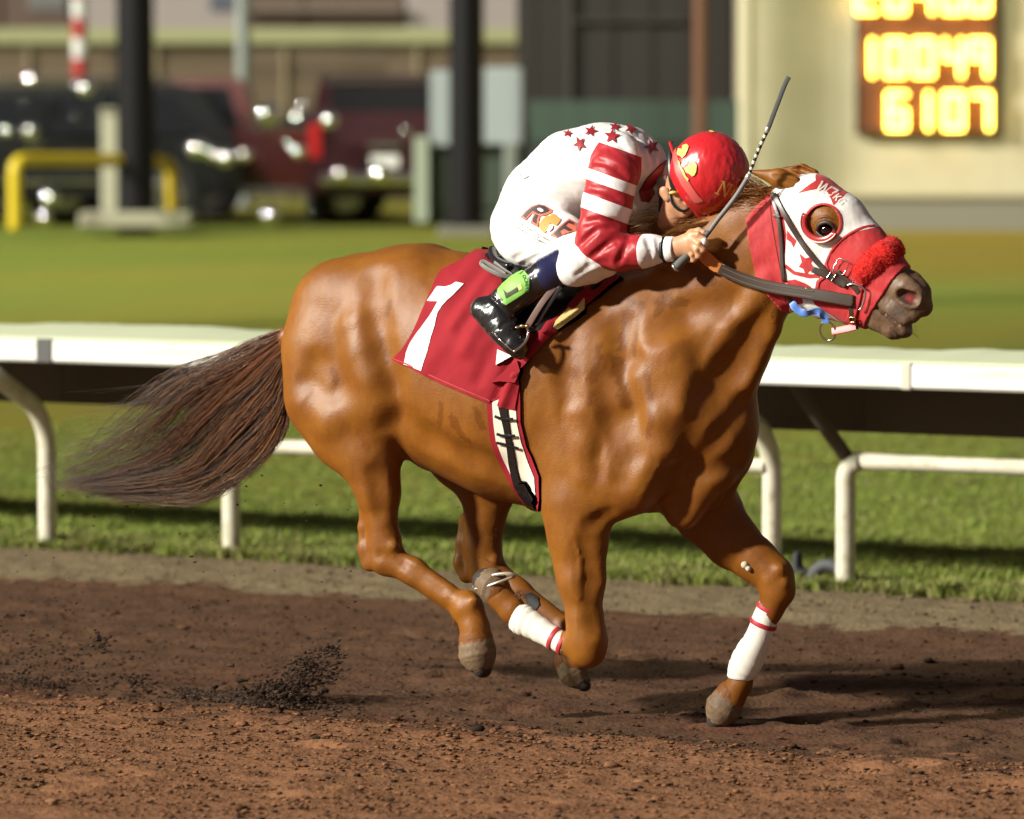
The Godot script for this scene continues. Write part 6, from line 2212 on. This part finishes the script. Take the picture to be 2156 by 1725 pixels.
func build_rider() -> void:
	rider_field()
	rider_parts_field()
	var at := H(1060, 700, 0.36)
	var root := thing("person", "jockey in white silks with red striped sleeves crouching over the horse's neck", "person", at)
	var arm_a := H(1310, 322, 0.2)
	var arm_ab := H(1250, 487, 0.25) - arm_a
	var cuff := H(1354, 528, 0.24)
	var m := net(rider, 0.0062)
	for i in m.v.size():
		var p := m.v[i]
		var rel := p - p0
		m.v[i] = p + m.n[i] * (0.0020 * noise.get_noise_3d(fwd.dot(rel) * 9.0 + p.y * 14.0, p.y * 5.0 - fwd.dot(rel) * 4.0, side.dot(rel) * 6.0) - 0.0035 * absf(noise.get_noise_3d(fwd.dot(rel) * 16.0 + p.y * 20.0, p.y * 5.0 - fwd.dot(rel) * 5.0, side.dot(rel) * 9.0 + 7.0)))
	average_normals(m)
	var marks_ := PackedInt32Array()
	marks_.resize(m.v.size())
	var hoops := [-0.03, 0.31, 0.44, 0.60, 0.78]
	for k in 3:
		var s := PackedFloat32Array()
		s.resize(m.v.size())
		for i in m.v.size():
			var p := m.v[i]
			if k == 0: s[i] = sleeve_or_not(p) + 1e-6
			elif k == 1:
				var t := (p - arm_a).dot(arm_ab) / arm_ab.length_squared()
				var b := 1e9
				var on := false
				for e: float in hoops:
					b = minf(b, absf(t - e))
					if t > e: on = not on
				s[i] = (b if on else -b) + 1e-6
			else: s[i] = (p - cuff).dot(fwd) + 1e-6
		marks_ = split(m, s, marks_, k)
	m.c.resize(m.v.size())
	for i in m.v.size():
		var dyed := (marks_[i] & 1) and (marks_[i] & 2) and not (marks_[i] & 4)
		m.c[i] = Color(0.34, 0.012, 0.020) if dyed else Color(0.80, 0.77, 0.75)
	for fld: Array in [head_field, hand_field]:
		var g := net(fld, 0.0033)
		average_normals(g)
		var o := m.v.size()
		m.v.append_array(g.v)
		m.n.append_array(g.n)
		for i in g.i: m.i.append(i + o)
		for p in g.v:
			var f := 1.0 + 0.10 * noise.get_noise_3dv(p * 45.0) + 0.05 * noise.get_noise_3dv(p * 160.0)
			m.c.append(Color(0.56 * f, 0.285 * f, 0.155 * f))
	var silk := mat(Color.WHITE, 0.44, 0.0, 0.45)
	silk.vertex_color_use_as_albedo = true
	silk.rim_enabled = true
	silk.rim = 0.15
	silk.normal_enabled = true
	silk.normal_texture = noise_tex(0.02, [], 256, 3, 21, true, 3.0)
	silk.normal_scale = 0.16
	triplanar(silk, Vector3(7, 5, 7), false)
	var body := part("body", to_mesh(m, at, silk), root)
	# stars of the jersey
	var star_red := mat(Color(0.27, 0.012, 0.020), 0.45)
	for s: Array in [[1221, 304, 18, -0.5, 0.8], [1289, 288, 17, 0.1, 1.05], [1372, 310, 18, -0.35, 0.95], [1244, 277, 13, 0.3, 1.2], [1295, 268, 11, 0.2, 1.3], [1328, 272, 13, 0.4, 1.1], [1196, 282, 9, 0.2, 1.3]]:
		part("star", drape(star(s[0], s[1], s[2], s[3], s[4]), rider, 0.0035, 5.0, at, false), body, star_red)
	# lapel, collar and the hem of the jersey
	part("collar", drape(V2([1390.2, 346.8, 1403.0, 337.2, 1393.4, 366.0, 1374.2, 394.8, 1379.0, 407.6, 1364.6, 426.8, 1350.2, 423.6, 1345.4, 404.4, 1361.4, 375.6]), rider, 0.006, 5.0, at), body, star_red)
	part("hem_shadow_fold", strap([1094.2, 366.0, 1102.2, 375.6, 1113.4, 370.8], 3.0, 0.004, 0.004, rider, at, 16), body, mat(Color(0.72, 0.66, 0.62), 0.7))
	# print on the breeches
	var dark := mat(Color(0.035, 0.022, 0.026), 0.6)
	var orange := mat(Color(0.62, 0.13, 0.075), 0.6)
	var R_out := V2([1095.9, 457.5, 1105.5, 446.3, 1118.3, 435.1, 1134.3, 429.9, 1147.1, 432.7, 1156.7, 439.1, 1162.3, 442.3, 1162.3, 447.9, 1156.7, 451.9, 1148.7, 454.3, 1137.5, 456.7, 1133.5, 479.9, 1118.3, 471.1, 1119.9, 462.3, 1124.7, 452.7, 1119.9, 451.1, 1115.1, 455.9, 1107.1, 465.1])
	var R_in := [V2([1101.9, 455.5, 1110.3, 445.5, 1121.5, 437.5, 1135.9, 431.9, 1147.1, 435.1, 1155.1, 441.5, 1158.3, 445.5, 1152.7, 448.7, 1142.3, 451.9, 1132.7, 451.1, 1124.7, 446.3, 1121.5, 445.5, 1115.1, 451.9, 1107.9, 460.7]), V2([1128.7, 451.9, 1135.1, 454.3, 1131.9, 462.3, 1131.1, 473.5, 1122.3, 467.1, 1123.9, 459.9])]
	var prn := part("printed_logo", drape(R_out, rider, 0.0032, 4.0, at, false), body, orange)
	for q: PackedVector2Array in R_in: part("letter", drape(q, rider, 0.0044, 4.0, at, false), prn, dark)
	part("letter", drape(V2([1131.9, 441.1, 1136.7, 439.1, 1143.9, 443.1, 1145.5, 446.7, 1140.7, 448.3, 1134.3, 444.7]), rider, 0.0052, 4.0, at, false), prn, mat(Color(0.8, 0.76, 0.73), 0.6))
	part("letter", drape(V2([1159.5, 495.9, 1172.7, 482.3, 1185.5, 471.1, 1198.3, 461.5, 1211.1, 468.7, 1212.7, 487.1, 1204.7, 488.7, 1193.5, 491.9, 1185.5, 495.1, 1172.7, 502.3]), rider, 0.0032, 4.0, at, false), prn, orange)
	part("letter", drape(V2([1166.3, 493.5, 1179.1, 480.7, 1190.3, 471.1, 1199.1, 465.5, 1208.7, 471.1, 1207.9, 475.1, 1196.7, 471.1, 1191.9, 476.7, 1206.3, 486.3, 1198.3, 488.7, 1187.1, 483.1, 1179.9, 488.7, 1183.9, 495.1, 1174.3, 499.9]), rider, 0.0044, 4.0, at, false), prn, dark)
	part("emblem", drape(V2([1151.9, 455.1, 1158.3, 455.9, 1161.5, 452.7, 1167.1, 451.1, 1170.3, 454.3, 1175.9, 459.1, 1181.5, 462.3, 1178.3, 468.7, 1172.7, 475.9, 1167.1, 475.1, 1159.9, 471.1, 1158.3, 475.9, 1153.5, 481.5, 1151.1, 487.9, 1147.1, 491.9, 1139.9, 486.3, 1136.7, 479.9, 1137.5, 471.1, 1142.3, 463.9]), rider, 0.0038, 4.0, at, false), prn, mat(Color(0.50, 0.25, 0.055), 0.6))
	part("emblem", drape(V2([1159.1, 473.5, 1165.5, 475.9, 1164.7, 481.5, 1158.3, 488.7, 1151.9, 487.1, 1155.1, 480.7]), rider, 0.0048, 4.0, at, false), prn, mat(Color(0.72, 0.62, 0.55), 0.6))
	for k: Array in [[1086.3, 477.1, 1092.7, 479.9, 1100.7, 485.1], [1099.9, 485.1, 1106.3, 488.7, 1113.5, 492.3], [1124.3, 499.9, 1135.1, 505.5, 1151.1, 513.9], [1104.7, 475.5, 1108.7, 477.5, 1112.7, 480.7], [1130.3, 491.1, 1136.7, 495.1, 1144.3, 499.5], [1095.9, 470.7, 1100.7, 473.5, 1100.7, 477.5], [1115.9, 482.3, 1119.9, 485.5, 1123.9, 487.1], [1147.9, 501.5, 1152.7, 503.5, 1158.7, 506.3], [1090.7, 467.1, 1092.3, 469.1, 1089.5, 472.7], [1135.1, 495.9, 1132.7, 498.3, 1136.7, 501.5]]:
		part("printed_line", strap(k, 1.6, 0.001, 0.0034, rider, at, 6), prn, mat(Color(0.10, 0.09, 0.09), 0.6))
	# wrist band
	part("wristband", tube(Hs([[1402, 525, 0.212], [1404, 525, 0.212], [1419, 524, 0.210], [1421, 524, 0.210]]), [0.036, 0.045, 0.044, 0.036], at, 20, 0.8, side), root, mat(Color(0.80, 0.78, 0.76), 0.55))
	part("watch_strap", tube(Hs([[1395, 525, 0.214], [1402, 525, 0.213]]), [0.0455, 0.0455], at, 20, 0.8, side), root, mat(Color(0.02, 0.02, 0.022), 0.5))
	part("finger_tape", tube(Hs([[1481, 502, 0.214], [1484, 508, 0.212], [1484, 514, 0.207]]), [0.0118, 0.0125, 0.0118], at, 12), root, mat(Color(0.8, 0.77, 0.72), 0.6))
	# helmet
	var hf := helmet_field
	chain(hf, [[1483, 372, 0.06, 85, 70], [1494, 362, 0.06, 86, 70]], 0.02)
	var ra := H(1411, 296, 0.0)
	var rb := H(1500, 466, 0.0)
	var cn := (rb - ra).cross(side).normalized()
	if (H(1520, 340, 0.0) - ra).dot(cn) > 0: cn = -cn
	var hm := net(hf, 0.0045, 0.0, func(p: Vector3, d: float) -> float: return maxf(d, (p - ra).dot(cn)))
	var crown := H(1545, 370, 0.05)
	for i in hm.v.size():
		var p := hm.v[i]
		var w := 0.25 + 2.4 * exp(-pow(p.distance_to(crown) / 0.085, 2.0))
		hm.v[i] = p + hm.n[i] * (0.0042 * w * noise.get_noise_3d(p.x * 34.0, p.y * 12.0, p.z * 34.0))
	average_normals(hm)
	var shiny := mat(Color(0.52, 0.014, 0.020), 0.24, 0.0, 0.6)
	shiny.clearcoat_enabled = true
	shiny.clearcoat = 0.5
	shiny.clearcoat_roughness = 0.12
	var helm := part("helmet", to_mesh(hm, at, shiny), root)
	var gold := mat(Color(0.72, 0.50, 0.12), 0.5)
	part("band", drape(V2([1418.8, 306.8, 1424.0, 305.5, 1425.3, 321.1, 1429.2, 336.7, 1434.4, 352.3, 1444.8, 371.8, 1457.8, 393.9, 1470.8, 412.1, 1481.2, 422.5, 1463.0, 427.7, 1450.0, 409.5, 1435.7, 390.0, 1424.0, 365.3, 1417.5, 336.7]), hf, 0.003, 5.0, at, false), helm, mat(Color(0.56, 0.09, 0.08), 0.4))
	for e: Array in [[1426.6, 322.4, 1429.2, 313.3, 1437.0, 314.6, 1438.3, 306.8, 1447.4, 304.2, 1451.3, 309.4, 1448.7, 317.2, 1444.8, 326.3, 1437.0, 334.1, 1434.4, 328.9, 1427.9, 327.6], [1442.2, 354.9, 1450.0, 349.7, 1452.6, 343.2, 1463.0, 340.6, 1468.2, 348.4, 1466.9, 361.4, 1463.0, 369.2, 1457.8, 371.8, 1452.6, 366.6, 1444.8, 362.7], [1425.3, 296.4, 1431.8, 289.9, 1438.3, 287.3, 1437.0, 293.8, 1427.9, 301.6], [1411.0, 305.5, 1417.5, 297.7, 1418.8, 302.9, 1412.3, 310.7], [1491.6, 276.9, 1499.4, 276.3, 1504.6, 280.2, 1496.8, 280.2], [1428.5, 338.0, 1431.8, 340.6, 1434.4, 349.7, 1440.9, 360.1, 1444.8, 370.5, 1451.3, 377.0, 1448.7, 382.2, 1442.2, 373.1, 1437.0, 362.7, 1431.8, 348.4]]:
		part("emblem", drape(V2(e), hf, 0.004, 4.0, at, false), helm, gold)
	part("lettering", lettering("NG", hf, 1510, 392, Vector2(0.93, 0.36), 30.0, 0.009, at, 0.15, "Droid Serif", 400, 0.95), helm, mat(Color(0.70, 0.42, 0.08), 0.5))
	part("rim_edge", tube(curve([H(1411, 300, 0.090), H(1424, 338, 0.130), H(1452, 388, 0.148), H(1480, 432, 0.125), H(1500, 462, 0.070), H(1506, 470, 0.010)], 30), [0.006], at, 8), helm, shiny)
	part("peak", ribbon(curve(Hs([[1464, 430, 0.115], [1482, 452, 0.090], [1494, 464, 0.050], [1500, 466, 0.000]]), 16), [(fwd - Vector3.UP * 1.0).normalized()], [0.045], 0.008, at), helm, shiny)
	# goggles
	var black := mat(Color(0.015, 0.014, 0.014), 0.35)
	var gg := part("goggles", tube(curve(Hs([[1412, 300, 0.080], [1410, 330, 0.125], [1411, 365, 0.145], [1416, 392, 0.142], [1424, 402, 0.138]]), 20), [0.009], at, 8, 0.5, side), root, black)
	var ringp := []
	for i in 21:
		var a := TAU * i / 20.0
		var q := Vector2(cos(a) * 17, sin(a) * 27).rotated(-0.55)
		ringp.append(H(1431 + q.x, 420 + q.y, 0.124 - 0.02 * cos(a)))
	part("frame", tube(ringp, [0.005], at, 8), gg, black)
	var fan := Net.new()
	fan.v.append(H(1431, 420, 0.128))
	for p: Vector3 in ringp: fan.v.append(p)
	for i in 20: fan.i.append_array([0, i + 1, i + 2])
	fan.n.resize(fan.v.size())
	average_normals(fan)
	var lens := mat(Color(0.75, 0.60, 0.35), 0.05, 0.0, 0.7)
	lens.transparency = BaseMaterial3D.TRANSPARENCY_ALPHA
	lens.albedo_color.a = 0.22
	part("lens", to_mesh(fan, at, null), gg, lens)
	var rv := SphereMesh.new()
	rv.radius = 0.016
	rv.height = 0.014
	part("vent", rv, gg, gold, H(1418, 406, 0.146) - at)
	# balaclava edge and chin strap
	part("neck_cloth", tube(curve(Hs([[1392, 372, 0.080], [1396, 398, 0.096], [1390, 416, 0.090]]), 10), [0.020, 0.022, 0.022, 0.021, 0.020, 0.020, 0.019, 0.018, 0.016, 0.012], at, 12, 0.5, side), root, mat(Color(0.26, 0.24, 0.22), 0.8))
	part("chin_strap", ribbon(curve(Hs([[1394, 400, 0.110], [1391, 430, 0.108], [1392, 460, 0.085], [1400, 480, 0.060]]), 14), [side], [0.016], 0.004, at), root, black)
	# boots
	build_boot(root, at)
	# crop
	var ca := H(1455, 535, 0.205)
	var crop := thing("riding_crop", "thin black riding crop held upright in the jockey's hand", "crop", ca)
	var shaft := curve(Hs([[1424, 562, 0.215], [1455, 530, 0.205], [1488, 494, 0.196], [1512, 462, 0.188], [1548, 416, 0.176], [1576, 372, 0.170]]), 30)
	part("handle", tube(shaft.slice(0, 14), [0.0155, 0.0165, 0.0165, 0.016, 0.0155, 0.015, 0.0145, 0.014, 0.0125, 0.011, 0.010, 0.0095, 0.009, 0.0088], ca, 14), crop, mat(Color(0.10, 0.098, 0.095), 0.8))
	part("cap", tube(Hs([[1420, 566, 0.216], [1422, 564, 0.2155], [1425, 561, 0.215]]), [0.015, 0.0178, 0.0178], ca, 14), crop, mat(Color(0.42, 0.42, 0.40), 0.3, 0.8))
	part("shaft", tube(shaft.slice(13, 30), [0.0088], ca, 10), crop, mat(Color(0.17, 0.165, 0.16), 0.6))
	part("ferrule", tube(Hs([[1573, 377, 0.170], [1578, 368, 0.170]]), [0.0105], ca, 12), crop, mat(Color(0.6, 0.6, 0.58), 0.3, 0.7))
	var pop := curve(Hs([[1578, 366, 0.170], [1595, 322, 0.168], [1616, 275, 0.165]]), 31)
	for i in 15:
		part("braid", tube(pop.slice(i * 2, i * 2 + 3), [0.0062, 0.0068, 0.0062], ca, 8), crop, mat(Color(0.70, 0.66, 0.5), 0.6) if i % 2 == 0 else black)
	part("popper", ribbon(curve(Hs([[1616, 275, 0.165], [1636, 222, 0.163], [1652, 180, 0.161], [1661, 162, 0.160]]), 24), [side], [0.016], 0.007, ca), crop, mat(Color(0.02, 0.019, 0.02), 0.55))
	part("ferrule", tube(Hs([[1614, 279, 0.165], [1618, 268, 0.165]]), [0.0085], ca, 12), crop, mat(Color(0.55, 0.54, 0.5), 0.3, 0.6))

func build_boot(root: Node3D, at: Vector3) -> void:
	var b := boot_field
	chain(b, [[1184, 560, 0.262, 36, 32], [1150, 582, 0.285, 36, 32], [1100, 612, 0.312, 34, 30], [1068, 634, 0.33, 33, 28], [1052, 648, 0.335, 34, 28]], 0.02)
	chain(b, [[1018, 654, 0.34, 30, 25], [1046, 672, 0.345, 36, 27], [1064, 700, 0.355, 34, 28], [1084, 728, 0.36, 26, 26], [1092, 738, 0.36, 20, 22]], 0.02)
	for e: Array in [[1030, 624, 1050, 642, 1066, 664], [1044, 618, 1058, 634], [1090, 660, 1070, 676, 1052, 690], [1094, 680, 1080, 696]]:
		var pr := near_prims(b, V2(e))
		var last := Vector3.INF
		for i in range(0, e.size(), 2):
			var p := hit(pr, e[i], e[i + 1])
			if p == Vector3.INF: continue
			p += grad(pr, p) * 0.004
			if last != Vector3.INF: b.append(prim(last, p, 0.007, 0.007, 0.007, 0.007, 0.009, side, 0, true))
			last = p
	var sa := H(992, 658, 0.34)
	var sn := (H(1086, 750, 0.36) - sa).cross(side).normalized()
	if (H(1100, 660, 0.35) - sa).dot(sn) > 0: sn = -sn
	var m := net(b, 0.0048, 0.0, func(p: Vector3, e: float) -> float: return maxf(e, (p - sa).dot(sn)))
	for i in m.v.size(): m.v[i] += m.n[i] * 0.0016 * noise.get_noise_3dv(m.v[i] * 30.0)
	average_normals(m)
	var gloss := mat(Color(0.012, 0.011, 0.0115), 0.22, 0.0, 0.6)
	gloss.clearcoat_enabled = true
	gloss.clearcoat = 0.4
	gloss.clearcoat_roughness = 0.1
	var o := part("boot", to_mesh(m, at, gloss), root)
	tag(o, "glossy black boot with a green patch")
	part("gaiter", drape(V2([1130, 548, 1174, 524, 1180, 556, 1196, 586, 1210, 598, 1170, 618, 1148, 612, 1132, 590]), b, 0.003, 6.0, at, false), o, mat(Color(0.018, 0.019, 0.065), 0.2, 0.0, 0.6))
	part("patch_edge", drape(V2([1047.0, 621.0, 1046.3, 609.8, 1054.7, 600.0, 1075.7, 580.4, 1098.1, 568.5, 1107.9, 572.0, 1114.9, 580.4, 1117.0, 595.8, 1116.3, 609.8, 1103.7, 621.0, 1081.3, 635.0, 1064.5, 644.8, 1058.2, 642.0, 1057.5, 633.6]), b, 0.003, 5.0, at), o, mat(Color(0.012, 0.011, 0.011), 0.35))
	var g := part("patch", drape(V2([1049.1, 619.6, 1049.1, 609.8, 1057.5, 600.0, 1078.5, 581.8, 1099.5, 570.3, 1106.5, 573.4, 1112.8, 581.8, 1114.9, 595.8, 1113.8, 608.4, 1102.3, 618.2, 1081.3, 632.2, 1065.2, 642.4, 1060.3, 639.2, 1060.3, 629.4, 1053.3, 625.2]), b, 0.0045, 5.0, at, false), o, mat(Color(0.23, 0.55, 0.09), 0.55))
	part("emblem", drape(V2([1070.1, 616.8, 1075.7, 614.0, 1089.7, 604.9, 1092.5, 612.6, 1077.1, 621.7, 1071.5, 625.2]), b, 0.006, 4.0, at, false), g, mat(Color(0.06, 0.05, 0.03), 0.6))
	part("emblem", drape(V2([1060.3, 609.8, 1063.8, 614.0, 1068.0, 616.8, 1070.1, 619.6, 1071.5, 625.2, 1065.9, 628.7, 1063.8, 621.7]), b, 0.006, 4.0, at, false), g, mat(Color(0.06, 0.05, 0.03), 0.6))
	part("emblem", drape(V2([1090.4, 600.7, 1097.4, 597.9, 1100.2, 608.4, 1093.9, 612.6]), b, 0.006, 4.0, at, false), g, mat(Color(0.72, 0.68, 0.22), 0.6))
	var letters := "JOCKEYS"
	for i in 7:
		var t := i / 6.0
		var q := Vector2(1098, 575).lerp(Vector2(1108, 610), t) + Vector2(5.0 * sin(t * 3.1), 0)
		var dir := Vector2(0.5, 0.85).rotated(0.5 * (t - 0.35))
		part("lettering", lettering(letters[i], b, q.x, q.y, dir, 8.0, 0.006, at), g, mat(Color(0.05, 0.12, 0.03), 0.6))
	part("sole", tube(curve(Hs([[999, 652, 0.34], [1012, 672, 0.345], [1036, 700, 0.355], [1062, 728, 0.36], [1086, 746, 0.36]]), 18), [0.017], at, 10, 0.45, (Vector3.UP * 0.7 - fwd * 0.7).normalized()), o, mat(Color(0.06, 0.055, 0.05), 0.4))
	var far := []
	chain(far, [[1180, 575, -0.29, 36, 32], [1080, 640, -0.34, 33, 29], [1060, 655, -0.34, 32, 27]], 0.02)
	chain(far, [[1030, 655, -0.345, 26, 25], [1070, 690, -0.355, 28, 26], [1092, 730, -0.36, 14, 20]], 0.02)
	part("boot", to_mesh(net(far, 0.008), at, gloss), root)
